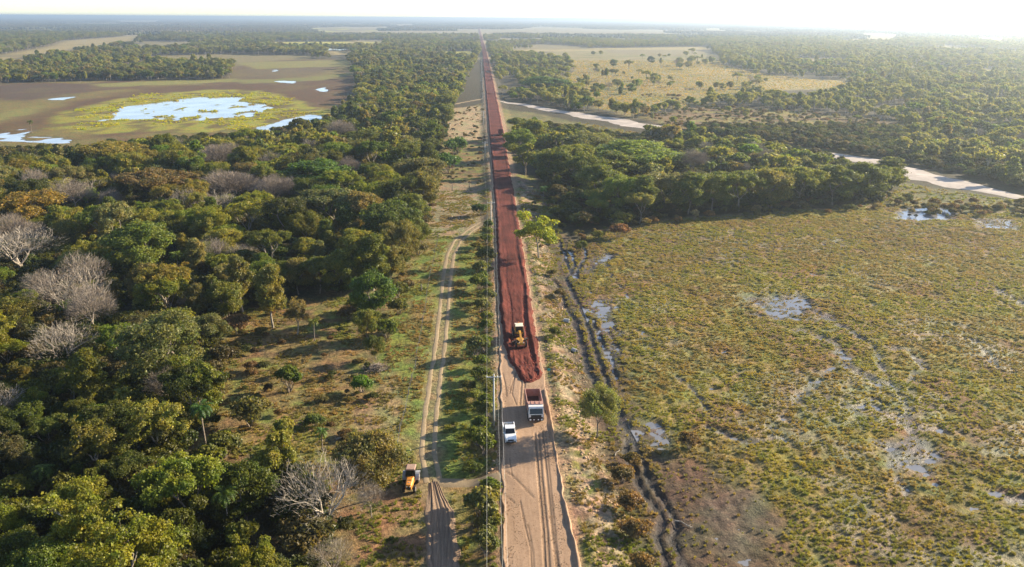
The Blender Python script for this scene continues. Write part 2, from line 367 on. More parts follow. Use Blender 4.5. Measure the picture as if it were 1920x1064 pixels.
def axis(fine0, fine1, step, mids, lo, hi, k):
    a = list(np.arange(fine0, fine1 + 1e-6, step)); s = step
    while a[-1] < hi:
        s = max(mids(a[-1]), s) if a[-1] < 1e9 else s; s = max(s, step + k * (a[-1] - fine1)); a.append(a[-1] + s)
    s = step; b = []
    c = fine0
    while c > lo:
        s = step + k * (fine0 - c); c -= s; b.append(c)
    return np.array(b[::-1] + a)
GX = axis(-75, 150, 0.65, lambda v: 0, -32000, 32000, 0.022); GX = np.concatenate([GX[GX < 10], np.arange(10, 48, .38), GX[GX > 48.3]])
GY = axis(66, 300, 0.6, lambda v: 0, -400, 34000, 0.010)
X, Y = np.meshgrid(GX, GY); x, y = X.ravel(), Y.ravel()
Z, mk = land(x, y, True)
def C(*c): return np.array(c, float)
def s2l(r, gg, b, k=1.0):
    return np.array([((v / 255 + 0.055) / 1.055) ** 2.4 if v > 10 else v / 255 / 12.92 for v in (r, gg, b)]) * k
base = np.zeros((len(x), 3)) + C(0.055, 0.045, 0.022)                     # forest floor
def paint(m, c):
    global base
    m = np.clip(m, 0, 1)[:, None]; base = base * (1 - m) + (c if getattr(c, 'ndim', 1) == 2 else np.asarray(c)[None, :]) * m
def pgm(px, soft=4.0, wob=6.0, sc=12.0, seed=21, lo=None):
    P = G(px); a = np.array(P); r = soft + wob + 2
    m = np.zeros(len(x)); q = (x > a[:, 0].min() - r) & (x < a[:, 0].max() + r) & (y > a[:, 1].min() - r) & (y < a[:, 1].max() + r)
    if q.any(): m[q] = sm(-soft, soft, sdist(x[q], y[q], P) + wob * 2 * (fbm(x[q] / sc, y[q] / sc, seed) - 0.5))
    return m
far_n = fbm(x / 160, y / 160, 31, 3)
paint(sm(600, 900, y) * 0.8, C(0.065, 0.055, 0.028))
# open country: fields and pastures seen between the woods
FIELD = [(925, 98), (1000, 103), (1060, 93), (1200, 90), (1290, 92), (1345, 104), (1355, 122), (1400, 134), (1500, 148), (1600, 156), (1570, 168), (1450, 168), (1380, 178), (1300, 200), (1250, 205), (1190, 218), (1120, 205), (1070, 165), (1020, 150), (1080, 135), (1060, 120), (1000, 108)]
TAN = C(0.30, 0.235, 0.095); YEL = C(0.36, 0.33, 0.05); OLV = C(0.17, 0.16, 0.045)
STRIPS = [([(-60, 115), (0, 104), (90, 88), (120, 77), (200, 71), (262, 67), (256, 76), (215, 83), (150, 90), (100, 100), (0, 113)], TAN), ([(510, 79), (720, 78), (716, 84), (520, 85)], YEL), ([(610, 96), (650, 96), (675, 102), (620, 104)], TAN),
          ([(565, 53), (720, 51), (722, 58), (650, 62), (600, 62)], YEL), ([(832, 97), (890, 97), (886, 102), (836, 103)], YEL), ([(975, 57), (1068, 56), (1066, 62), (978, 63)], TAN), ([(960, 93), (1320, 88), (1345, 93), (960, 98)], TAN),
          ([(1320, 53), (1360, 53), (1358, 58), (1322, 58)], TAN), ([(1530, 42), (1800, 45), (1800, 48), (1535, 46)], TAN), ([(1600, 62), (1665, 63), (1720, 67), (1660, 75), (1560, 78), (1625, 70)], TAN), ([(215, 38), (305, 38), (300, 42), (218, 42)], TAN),
          ([(0, 112), (55, 112), (50, 118), (0, 118)], TAN), ([(235, 62), (300, 61), (300, 65), (240, 66)], YEL), ([(1440, 150), (1600, 150), (1560, 166), (1460, 170), (1430, 165)], TAN), ([(1290, 128), (1400, 132), (1380, 140), (1300, 138)], TAN), ([(655, 32), (680, 32), (680, 35), (655, 35)], TAN), ([(755, 33), (775, 33), (775, 36), (755, 36)], TAN)]
paint(pgm(FIELD, 6, 10, 25), TAN * 0.8); paint(pgm(FIELD, 6, 10, 25) * sm(0.45, 0.6, fbm(x / 30, y / 18, 41)), OLV)
for p, c in STRIPS: paint(pgm(p, 15, 5, 60), c)
SCRUB = [(1200, 220), (1320, 200), (1420, 205), (1560, 215), (1700, 235), (1720, 280), (1560, 288), (1420, 268), (1300, 252)]
paint(pgm(SCRUB, 8, 10, 25) * 0.9, C(0.19, 0.125, 0.055)); paint(pgm(SCRUB, 8, 10, 25) * sm(0.5, 0.65, fbm(x / 14, y / 10, 43)), C(0.20, 0.17, 0.04))
LEA = [(1560, 395), (1640, 372), (1700, 345), (1780, 358), (1960, 385), (2100, 400), (2100, 430), (1790, 402), (1690, 388)]; LEA2 = [(930, 205), (1000, 212), (1060, 226), (1200, 250), (1300, 270), (1250, 290), (1000, 260), (940, 240)]
for L__ in (LEA, LEA2): paint(pgm(L__, 4, 5, 10), C(0.13, 0.12, 0.045)); paint(pgm(L__, 4, 5, 10) * sm(.45, .6, fbm(x / 8, y / 8, 58)), C(0.17, 0.15, 0.05))
gp = fbm(x / 170, y / 330, 201, 3); gpm = sm(.595, .63, gp) * (y > 1050); paint(gpm, C(0.19, 0.155, 0.065)); paint(sm(.555, .59, gp) * (y > 1050) * (x > 60), C(0.20, 0.16, 0.07))
gq = sm(.545, .575, fbm(x / 420, y / 900, 221, 3)) * (y > 2700); paint(gq, C(0.24, 0.19, 0.09))
# lagoon basin
bn = fbm(x / 26, y / 40, 51)
paint(mk['basin'], C(0.165, 0.13, 0.038))
paint(mk['basin'] * sm(0.46, 0.64, fbm(x / 40, y / 60, 52)), C(0.105, 0.06, 0.03))
BROWN = [([(-60, 240), (60, 215), (180, 180), (320, 162), (430, 158), (620, 150), (672, 165), (668, 185), (600, 214), (560, 208), (520, 185), (400, 168), (330, 172), (200, 200), (120, 240), (0, 255), (-60, 270)], C(0.098, 0.054, 0.023)),
         ([(-60, 157), (180, 157), (130, 180), (60, 190), (-60, 185)], C(0.085, 0.055, 0.035)), ([(440, 130), (620, 126), (600, 142), (470, 150), (430, 150)], C(0.12, 0.085, 0.04))]
for p, c in BROWN: paint(pgm(p, 13, 16, 26) * (.7 + .3 * sm(.35, .6, fbm(x / 12, y / 30, 59))), c)
GRN = [([(-60, 232), (0, 215), (60, 200), (85, 198), (60, 212), (0, 228), (-60, 245)], OLV * 1.1), ([(165, 158), (300, 152), (440, 148), (440, 154), (300, 160), (190, 163)], OLV * 1.2), ([(440, 118), (652, 112), (655, 125), (600, 126), (480, 130)], C(0.20, 0.18, 0.05)),
       ([(440, 150), (560, 147), (660, 136), (660, 141), (600, 151), (450, 158)], OLV),
       ([(90, 240), (120, 212), (180, 194), (270, 178), (400, 168), (490, 170), (560, 190), (600, 204), (630, 214), (560, 235), (470, 250), (330, 246), (200, 250)], C(0.25, 0.235, 0.03))]
for p, c in GRN: paint(pgm(p, 4, 9, 14), c)
paint(pgm(GRN[-1][0], 4, 6, 12) * sm(0.5, 0.62, fbm(x / 9, y / 16, 57)), C(0.13, 0.10, 0.03))
# marsh beside the road
ma = mk['marsh']; mn = fbm(x / 22, y / 22, 61)
paint(ma, C(0.215, 0.168, 0.062)); paint(ma * sm(0.5, 0.68, mn) * .7, C(0.195, 0.178, 0.048))
paint(ma * sm(0.5, 0.64, fbm(x / 9, y / 9, 62)), C(0.19, 0.12, 0.055)); paint(ma * sm(0.55, 0.68, fbm(x / 5, y / 5, 63)), C(0.20, 0.18, 0.04))
paint(pgm([(1150, 450), (1400, 430), (1700, 420), (1900, 440), (1900, 480), (1500, 490), (1300, 520), (1180, 540)], 8, 8, 15) * 0.6 * ma, C(0.15, 0.095, 0.055))
paint(pgm([(1240, 840), (1330, 860), (1480, 960), (1500, 1100), (1280, 1100), (1230, 900)], 6, 5, 9) * 0.85, C(0.085, 0.048, 0.035))
paint(pgm([(1600, 960), (1750, 930), (1900, 1000), (1900, 1100), (1600, 1100)], 5, 5, 9) * 0.5, C(0.11, 0.055, 0.035))
paint(ma * sm(0.02, 0.2, mk['mw']), C(0.10, 0.085, 0.07))
paint(ma * sm(0.62, 0.9, mk['hum']) * 0.6, C(0.10, 0.075, 0.045)); wp = ma * sm(.56, .66, fbm(x / 17 + 3, y / 13, 66)); paint(wp * .5, C(0.17, 0.155, 0.09))
# strip between road and marsh, left verge, clearing
vr = pgm([(925, 330), (1000, 330), (1060, 440), (1085, 640), (1160, 800), (1260, 1064), (1300, 1300), (1060, 1300), (1060, 950), (1010, 700), (975, 450)], 1.5, 2, 4)
paint(vr, C(0.17, 0.12, 0.065)); paint(vr * sm(0.5, 0.6, fbm(x / 3, y / 5, 71)), C(0.15, 0.15, 0.035)); paint(mk['spoil'] * sm(0.38, 0.55, fbm(x / 1.6, y / 1.6, 72)), C(0.34, 0.245, 0.165))
gr_ = pgm([(800, 430), (905, 420), (930, 560), (940, 760), (945, 880), (890, 900), (760, 900), (700, 800), (700, 720), (745, 560), (780, 500)], 1.5, 2.5, 5)
CLEAR = [(400, 610), (470, 578), (560, 560), (700, 556), (745, 520), (800, 430), (810, 340), (845, 215), (905, 195), (915, 330), (930, 560), (942, 1064), (945, 1300), (560, 1300), (620, 1000), (560, 930), (480, 890), (385, 880), (400, 790), (380, 740), (425, 690), (395, 650)]
cl = pgm(CLEAR, 3, 5, 8)
paint(cl, C(0.20, 0.14, 0.055)); paint(cl * sm(0.46, 0.6, fbm(x / 7, y / 5, 73)), C(0.16, 0.105, 0.05)); paint(cl * sm(0.48, 0.62, fbm(x / 4, y / 3, 74)), C(0.17, 0.165, 0.04))
paint(gr_, C(0.15, 0.175, 0.032)); paint(gr_ * sm(0.5, 0.65, fbm(x / 2.5, y / 5, 75)), C(0.20, 0.16, 0.05))
paint(pgm([(795, 350), (900, 340), (915, 420), (860, 440), (800, 450)], 3, 3, 5) * 0.8, C(0.26, 0.20, 0.13))
paint(pgm([(840, 205), (905, 198), (912, 262), (850, 268), (828, 250)], 3, 6, 8) * 0.9, C(0.36, 0.27, 0.16))
paint(pgm([(640, 960), (760, 880), (800, 900), (800, 1064), (800, 1300), (600, 1300), (640, 1064)], 2, 3, 5) * 0.7, C(0.23, 0.135, 0.075))
paint(pgm([(660, 790), (735, 690), (760, 720), (745, 860), (660, 850)], 2, 2, 3) * 0.5, C(0.30, 0.21, 0.13))
paint(sm(rl(y) - 2.4, rl(y) - 0.6, x) * sm(rl(y) + 1, rl(y), x) * (y < 900), C(0.30, 0.20, 0.12))
paint(sm(rr(y) + 3.0, rr(y) + 0.6, x) * sm(rr(y) - 1, rr(y), x), C(0.33, 0.22, 0.14))
paint(sm(rr(y) + 3.2, rr(y) + 1.0, x) * sm(rr(y) + 0.4, rr(y) + 1.0, x) * (y < 300) * sm(0.42, 0.6, fbm(x / 1.5, y / 4, 77)), C(0.17, 0.18, 0.04))
paint(mk['pool'], C(0.10, 0.08, 0.06))
rb = np.zeros(len(x)); q_ = (x > 8) & (x < 60) & (y > 60) & (y < 260)
for l in W_RUTS: rb[q_] = np.maximum(rb[q_], sm(6.0, 1.6, ldist(x[q_], y[q_], l) + 4 * (fbm(x[q_] / 2, y[q_] / 2, 78) - .5)))
paint(rb * .85, C(0.085, 0.058, 0.04)); paint(mk['rut'], C(0.035, 0.025, 0.02))
tb = np.zeros(len(x)); q_ = (x > -40) & (x < 6) & (y > 60) & (y < 260); tb[q_] = sm(3.0, .6, ldist(x[q_], y[q_], W_TRACK) + 3.2 * (fbm(x[q_] / 1.6, y[q_] / 4, 79) - .5))
paint(tb * .7, C(0.25, 0.19, 0.11))
wet = np.clip(mk['pool'] + ma * sm(0.02, 0.25, mk['mw']) + mk['rut'] * 0.8 + ma * sm(0.6, 0.9, mk['hum']) * 0.7 + wp * .6, 0, 1)
gm = npmesh('ground', np.stack([x, y, Z], 1), grid_faces(len(GX), len(GY)), True)
colattr(gm, 'col', base); fattr(gm, 'wet', wet)
ground = link('ground', gm, M_GROUND); tag(ground, 'flat land of brown soil, grass and marsh reaching the horizon', kind='structure')

# water sheets lying in the hollows
M_WATER = mat_water('lagoon_water', (0.40, 0.46, 0.53)); M_MW = mat_water('marsh_water', (0.19, 0.19, 0.20), 0.14)
def sheet(name, pts, z, mat, label):
    v = [(a, b, z) for a, b in pts]; me = bpy.data.meshes.new(name); me.from_pydata(v, [], [tuple(range(len(v)))]); me.update()
    return tag(link(name, me, mat), label, kind='structure')
sheet('lagoon_water', G([(-90, 300), (-90, 150), (400, 140), (660, 108), (700, 108), (690, 200), (640, 240), (480, 275), (200, 300)]), GZ - 0.36, M_WATER, 'blue water of the lagoon in the brown basin')
sheet('pond_water', G([(560, 84), (690, 84), (690, 98), (560, 98)]), GZ - 0.36, M_WATER, 'far pond between the woods')
sheet('marsh_water', G([(1056, 470), (1100, 452), (1690, 388), (1780, 386), (1990, 400), (2600, 430), (3200, 1200), (1400, 1200), (1290, 1000), (1180, 800), (1100, 600)]), GZ - 0.27, M_MW, 'shallow water standing between the tussocks of the marsh')

# ------------------------------------------------------------------ roads
def strip(name, ys, lf, rf, cols, zf, mat, label, colf=None):
    ys = np.asarray(ys); u = np.linspace(0, 1, cols); XX = lf(ys)[:, None] * (1 - u) + rf(ys)[:, None] * u; YY = np.repeat(ys[:, None], cols, 1)
    ZZ = zf(XX, YY, np.repeat(u[None, :], len(ys), 0))
    me = npmesh(name, np.stack([XX.ravel(), YY.ravel(), ZZ.ravel()], 1), grid_faces(cols, len(ys)), True)
    if colf is not None: colattr(me, 'tone', colf(XX.ravel(), YY.ravel()))
    return tag(link(name, me, mat), label, kind='structure')
def dys(a, b, s0, k):
    r = [a]
    while r[-1] < b: r.append(r[-1] + s0 + k * max(0, r[-1] - 160))
    return np.array(r)
RR_ = [([(1003, 815), (1010, 900), (1019, 1000), (1023, 1090)], 0.16, 0.10), ([(1010, 815), (1016, 900), (1026, 1000), (1031, 1090)], 0.14, 0.08), ([(1017, 810), (1024, 880), (1036, 1000), (1047, 1090)], 0.16, 0.10), ([(1022, 810), (1031, 900), (1041, 1000), (1050, 1090)], 0.10, 0.05),
       ([(975, 940), (985, 990), (995, 1030), (998, 1090)], 0.09, 0.05), ([(990, 985), (1000, 1040), (1002, 1090)], 0.07, 0.04), ([(955, 740), (962, 715), (975, 690)], 0.1, 0.05), ([(950, 745), (947, 720), (942, 700)], 0.1, 0.05),
       ([(975, 760), (978, 720), (972, 690)], 0.14, 0.07), ([(981, 760), (984, 720), (978, 690)], 0.14, 0.07), ([(968, 760), (960, 740), (966, 700)], 0.08, 0.05), ([(948, 885), (960, 893), (985, 918), (1000, 934)], 0.12, 0.06), ([(942, 925), (965, 945)], 0.1, 0.05), ([(955, 860), (960, 895)], 0.06, 0.03)]
W_RR = [(G(l, 0), w, d) for l, w, d in RR_]
BERM = G([(1021, 735), (1030, 770), (1040, 815), (1050, 870), (1056, 915), (1064, 960), (1072, 990), (1080, 1020), (1086, 1064), (1090, 1100)], 0)
def haul_z(X, Y, u):
    sh = X.shape; xx, yy = X.ravel(), Y.ravel(); z = 0.06 + 0.08 * (1 - (2 * u.ravel() - 1) ** 2) + 0.05 * (fbm(xx / 1.5, yy / 6, 81) - 0.5)
    q = yy < 150
    for l, w, d in W_RR: z[q] -= d * sm(w * 1.8, w * 0.5, ldist(xx[q], yy[q], l))
    bw = ldist(xx[q], yy[q], BERM); z[q] += 0.34 * sm(0.6, 0.1, bw) * (0.6 + 0.8 * vn(xx[q], yy[q] / 1.5, 84))
    z += 0.16 * sm(0.09, 0.0, u.ravel()) * (0.4 + fbm(yy / 3, yy / 3, 83))
    z -= 0.5 * sm(0.03, 0.0, u.ravel()) + 0.5 * sm(0.97, 1.0, u.ravel())
    return z.reshape(sh)
def haul_c(xx, yy):
    c = np.ones((len(xx), 3)); t = np.zeros(len(xx)); q = yy < 150
    for l, w, d in W_RR: t[q] = np.maximum(t[q], sm(w * 1.6, w * 0.5, ldist(xx[q], yy[q], l)))
    return c * (1 - 0.38 * t[:, None])
M_HAUL = mat_soil('pale_dirt_road', (0.265, 0.17, 0.105), (0.415, 0.28, 0.185), 1.0, True, 0.04, 'tone')
strip('dirt_road', dys(30, 5200, 0.35, 0.02), lambda y: rl(y) - 0.2 + 0.7 * (fbm(y / 2.5, y * 0, 85) - .5), lambda y: rr(y) + 0.25 + 0.5 * (fbm(y / 2.5, y * 0 + 5, 86) - .5), 90, haul_z, M_HAUL, 'pale graded dirt road running straight to the horizon', haul_c)
M_RED = mat_soil('red_laterite', (0.055, 0.0145, 0.010), (0.165, 0.044, 0.030), 1.1, True, 0.12, big=.38)
Y0 = g(1000, 716, 0.3)[1]
def red_l(y):
    e = np.interp(y, [G([(1000, 716)], .3)[0][1], g(975, 704, .3)[1], g(955, 680, .3)[1], g(947, 655, .3)[1], g(940, 630, .3)[1], g(935, 560, .3)[1]], [g(985, 716, .3)[0], g(972, 704, .3)[0], g(955, 680, .3)[0], g(946, 655, .3)[0], g(941, 630, .3)[0], rl(g(935, 560, .3)[1]) + 0.35])
    e = np.where(y > g(935, 560, .3)[1], rl(y) + 0.35, e)
    return e + 0.8 * (fbm(y / 2.0, y * 0 + 3, 91, 5) - 0.5)
def red_r(y):
    e = np.interp(y, [Y0, g(1008, 712, .3)[1], g(1014, 700, .3)[1], g(1012, 670, .3)[1], g(1000, 600, .3)[1]], [g(995, 716, .3)[0], g(1008, 712, .3)[0], g(1014, 700, .3)[0], g(1012, 670, .3)[0], rr(g(1000, 600, .3)[1]) - 0.15])
    e = np.where(y > g(1000, 600, .3)[1], rr(y) - 0.15, e)
    return e + 1.1 * (fbm(y / 2.0, y * 0 + 9, 92, 5) - 0.5)
def red_z(X, Y, u):
    w = np.maximum(X[:, -1:] - X[:, :1], 0.3); e = np.minimum(u, 1 - u) * w
    z = 0.10 + 0.42 * sm(0.0, 0.75, e) * sm(Y0 - 0.1, Y0 + 1.5, Y)
    fl = X - rl(Y)
    lum = fbm(X / 0.7, Y / 1.4, 93) - 0.5; near = sm(250, 130, Y)
    z += 0.18 * lum * (0.35 + near + 2.2 * sm(Y0 + 14, Y0 + 2, Y)) * sm(0, 0.8, e)
    z -= 0.20 * near * sm(0.55, 0.1, np.abs(fl - 6.1 - 0.4 * np.sin(Y / 9))) ; z += 0.20 * near * sm(0.5, 0.0, np.abs(fl - 6.9 - 0.4 * np.sin(Y / 9)))
    z -= 0.14 * near * sm(0.5, 0.1, np.abs(fl - 2.6 + 0.3 * np.sin(Y / 7)))
    z += 0.12 * sm(0.9, 0.2, np.abs(e - 0.8))
    z -= 0.35 * sm(0.06, 0.0, e)
    return z
strip('red_road_surface', dys(Y0, 5200, 0.35, 0.02), red_l, red_r, 70, red_z, M_RED, 'fresh layer of dark red laterite spread on the road')

def ribbon(name, line, w, mat, label, dz=0.05, step=1.0, cols=9, col=None, wf=None, fur=0.0, wob=0.35, ws=3.0):
    pts = [Vector((a, b, 0)) for a, b in line]; P = []
    for a, b, i in zip(pts[:-1], pts[1:], range(99)):
        n = max(1, int((b - a).length / step)); P += [(a.lerp(b, k / n), i + k / n) for k in range(n)]
    P.append((pts[-1], len(pts) - 1)); A = np.array([(p.x, p.y) for p, _ in P]); T = np.array([t for _, t in P])
    for _ in range(6): A[1:-1] = (A[:-2] + A[1:-1] * 2 + A[2:]) / 4
    d = np.gradient(A, axis=0); d /= np.linalg.norm(d, axis=1)[:, None]; nrm = np.stack([d[:, 1], -d[:, 0]], 1)
    W = np.full(len(A), w / 2) if wf is None else np.interp(T, range(len(wf)), wf)
    s = np.arange(len(A)) * step; WL = W * (1 + wob * (fbm(s / ws, s * 0 + 1 + w, 95) - 0.5)); WR = W * (1 + wob * (fbm(s / ws, s * 0 + 7 + w, 96) - 0.5))
    u = np.linspace(-1, 1, cols); Wd = np.where(u[None, :] < 0, WL[:, None], WR[:, None])
    XX = A[:, :1] + nrm[:, :1] * u * Wd; YY = A[:, 1:] + nrm[:, 1:] * u * Wd
    ZZ = land(XX.ravel(), YY.ravel()).reshape(XX.shape) + dz - (dz + 0.12) * (np.abs(u) ** 3)[None, :]
    if fur: ZZ = ZZ + fur * (vn(np.repeat(u[None, :], len(A), 0) * 9 + 30 + 0.5 * np.sin(s / 9)[:, None], np.repeat((s / 14)[:, None], cols, 1), 97) - 0.5)
    me = npmesh(name, np.stack([XX.ravel(), YY.ravel(), ZZ.ravel()], 1), grid_faces(cols, len(A)), True)
    return tag(link(name, me, mat), label, kind='structure')
M_SAND = mat_soil('track_sand', (0.24, 0.18, 0.105), (0.36, 0.275, 0.175), 1.3, False, 0.05)
M_WSAND = mat_soil('white_sand', (0.36, 0.31, 0.265), (0.54, 0.47, 0.41), 0.5, False, 0.08)
def offset(line, o):
    A = np.array(line); d = np.gradient(A, axis=0); d /= np.linalg.norm(d, axis=1)[:, None]
    return [tuple(p) for p in A + np.stack([d[:, 1], -d[:, 0]], 1) * o]
for s_ in (-0.95, 0.95):
    ribbon('wheel_track', offset(W_TRACK[:11], s_), 1.25 + s_ * .04, M_SAND, 'pale sandy wheel track through the grass beside the road', 0.06, 0.6, 9, wob=1.3)
ribbon('track_link', W_LINK, 3.2, M_SAND, 'sandy link from the grass track up to the dirt road', 0.09, 0.6, 11, wob=1.0)
M_RUTS = mat_soil('rutted_mud', (0.17, 0.11, 0.075), (0.42, 0.30, 0.20), 2.2, True, 0.25)
ribbon('rutted_track', W_TRACK[10:], 4.4, M_RUTS, 'rutted brown mud track beside the dirt road', 0.14, 0.4, 45, fur=0.32, wob=.8, wf=[0.7, 2.3, 2.3, 2.2, 2.2])
ribbon('sandy_path', W_RIVER, 10, M_WSAND, 'pale dry sand bed winding away from the red road', 0.12, 2.0, 15, wf=RIVW, wob=1.5, ws=22)
SIDE = G([(905, 186), (880, 190), (850, 196)]); ribbon('side_path', SIDE, 5, M_SAND, 'short sandy side path at the road crossing', 0.1, 1, wob=1.2, ws=6)

# ------------------------------------------------------------------ plants: the shapes every copy shares
rng = np.random.default_rng(7); random.seed(7)
def leaf_cards(c, nrm, size, asp=1.0, bend=True):
    """little leaf clusters: one folded quad each"""
    n = len(c); t = rng.normal(size=(n, 3)); t -= nrm * (t * nrm).sum(1)[:, None]; t /= np.linalg.norm(t, axis=1)[:, None] + 1e-9
    b = np.cross(nrm, t); s = np.asarray(size).reshape(-1, 1) * np.ones((n, 1)) * 0.5
    k = rng.uniform(-0.35, 0.35, (n, 1)) * s * 2
    v = np.stack([c - t * s * asp, c + b * s - nrm * k, c + t * s * asp * 1.1, c - b * s - nrm * k], 1).reshape(-1, 3)
    return v, np.arange(n * 4).reshape(n, 4)
def unit(v): return v / (np.linalg.norm(v, axis=-1, keepdims=True) + 1e-9)
def crown_blobs(style, R, H):
    """centres and radii of the foliage clumps of a crown of radius R on a tree of height H"""
    bl = []
    if style == 'dome':
        n = 15
        for i in range(n):
            a = i * 2.4 + rng.uniform(-.4, .4); q = math.sqrt((i + .4) / n) * R * 0.74; z = H * 0.84 - (q / R) ** 2 * H * 0.34 + rng.uniform(-.9, .9)
            bl.append((q * math.cos(a), q * math.sin(a), z, R * rng.uniform(.17, .37)))
        for i in range(6):
            a = rng.uniform(0, 6.28); q = R * rng.uniform(.3, .75); bl.append((q * math.cos(a), q * math.sin(a), H * rng.uniform(.36, .5), R * rng.uniform(.2, .3)))
    elif style == 'umbrella':
        for i in range(16):
            a = i * 2.4 + rng.uniform(-.5, .5); q = math.sqrt((i + .3) / 16) * R * 0.85; z = H * 0.88 - (q / R) ** 1.6 * H * 0.14 + rng.uniform(-.5, .5)
            bl.append((q * math.cos(a), q * math.sin(a), z, R * rng.uniform(.17, .27)))
    elif style == 'upright':
        for i in range(15):
            t = i / 14; a = i * 2.4; q = R * 0.55 * math.sin(math.pi * (0.18 + 0.75 * t)) * rng.uniform(.6, 1.1)
            bl.append((q * math.cos(a), q * math.sin(a), H * (0.38 + 0.54 * t), R * rng.uniform(.26, .38)))
    else:  # ragged
        for i in range(12):
            a = rng.uniform(0, 6.28); q = R * rng.uniform(.15, .85); bl.append((q * math.cos(a), q * math.sin(a), H * rng.uniform(.5, .92) - q / R * H * .12, R * rng.uniform(.15, .3)))
    return np.array(bl)
def crown_mesh(name, bl, n, size, open_=0.0, mat=M_LEAF):
    w = bl[:, 3] ** 2; idx = rng.choice(len(bl), n, p=w / w.sum()); d = unit(rng.normal(size=(n, 3))); d[:, 2] = np.abs(d[:, 2]) * np.where(rng.random(n) < .78, 1, -1)
    lump = 1 + 0.62 * (vn(d[:, 0] * 2.3 + idx * 3.1, d[:, 1] * 2.3 + d[:, 2] * 1.7, 5) - .5) + 0.5 * (vn(d[:, 0] * 6 + idx, d[:, 1] * 6 + d[:, 2] * 5, 6) - .5)
    r = bl[idx, 3] * lump * (1 - 0.5 * rng.random(n) ** 2.2) * (1 + .32 * rng.random(n) * (rng.random(n) < .14)); c = bl[idx, :3] + d * r[:, None] * np.array([1.08, 1.08, 0.78])
    if open_ > 0:
        k = vn(c[:, 0] * 0.9 + 40, c[:, 1] * 0.9 + c[:, 2], 8) > open_; c, d = c[k], d[k]
    nr = unit(d * 0.8 + rng.normal(size=c.shape) * 0.75 + np.array([0, 0, 0.35]))
    v, f = leaf_cards(c, nr, size * rng.uniform(.55, 1.25, len(c)), 1.15)
    me = npmesh(name, v, f, False); me.materials.append(mat); return me
def limb_path(p0, p1, n=5, wob=.25, sag=0.0):
    p0, p1 = Vector(p0), Vector(p1); L = (p1 - p0).length; pts = []
    for i in range(n + 1):
        t = i / n; w = math.sin(math.pi * t) * wob * L * .4
        pts.append(p0.lerp(p1, t) + Vector((random.uniform(-1, 1) * w, random.uniform(-1, 1) * w, random.uniform(-.5, 1) * w + sag * math.sin(math.pi * t))))
    return pts
def trunk_mesh(name, bl, H, R, mat, r0=None, fork=0.3, k=9):
    mb = MB(); r0 = r0 or H * 0.017; lean = (random.uniform(-.5, .5), random.uniform(-.5, .5)); fz = H * fork
    base = Vector((0, 0, -0.6)); f0 = Vector((lean[0], lean[1], fz))
    mb.tube([base, Vector((0, 0, 0.15)), base.lerp(f0, .5) + Vector((.1, .06, .2)), f0], [r0 * 1.7, r0 * 1.15, r0, r0 * .9], 7)
    order = sorted(range(len(bl)), key=lambda i: -bl[i][3])[:k]
    hubs = []
    for j in range(3):
        a = j * 2.1 + random.uniform(-.4, .4); h = f0 + Vector((math.cos(a) * R * .28, math.sin(a) * R * .28, H * random.uniform(.16, .26))); hubs.append(h)
        pth = limb_path(f0, h, 4); mb.tube(pth, [r0 * .68, r0 * .62, r0 * .55, r0 * .5, r0 * .44], 6)
    for i in order:
        c = Vector(bl[i][:3]); h = min(hubs, key=lambda q: (q - c).length); pth = limb_path(h, c + Vector((0, 0, bl[i][3] * .2)), 4)
        mb.tube(pth, [r0 * .42, r0 * .34, r0 * .27, r0 * .2, r0 * .1], 5)
        for q in range(2):
            e = c + Vector((random.uniform(-1, 1), random.uniform(-1, 1), random.uniform(0, 1))) * bl[i][3] * 0.9
            mb.tube(limb_path(pth[2], e, 3), [r0 * .2, r0 * .14, r0 * .09, r0 * .04], 4, caps=False)
    me = mb.mesh(name); me.materials.append(mat); return me

PROTO = []     # (crown mesh, trunk mesh, style, R, H)
for st, R, H, n, sz, op, bark in [('dome', 5.0, 10.5, 22500, .28, 0, M_BARK), ('dome', 5.2, 9.5, 22500, .26, 0, M_BARK), ('dome', 4.6, 11.5, 21000, .28, .2, M_PALE), ('dome', 5.6, 11, 22500, .24, .3, M_BARK),
                                  ('umbrella', 5.6, 11, 16500, .25, .15, M_PALE), ('umbrella', 5.2, 9.5, 18000, .24, .0, M_BARK), ('umbrella', 6.0, 12, 13500, .27, .25, M_PALE),
                                  ('upright', 3.6, 12.5, 18000, .27, 0, M_BARK), ('upright', 3.2, 10.5, 16500, .25, .2, M_PALE), ('ragged', 4.8, 11.5, 11250, .27, .25, M_PALE), ('ragged', 4.4, 10, 10500, .28, .2, M_BARK), ('ragged', 5.2, 12, 9750, .25, .3, M_PALE)]:
    bl = crown_blobs(st, R, H); PROTO.append((crown_mesh('leaf_crown', bl, n, sz, op), trunk_mesh('tree_trunk', bl, H, R, bark), st, R, H))

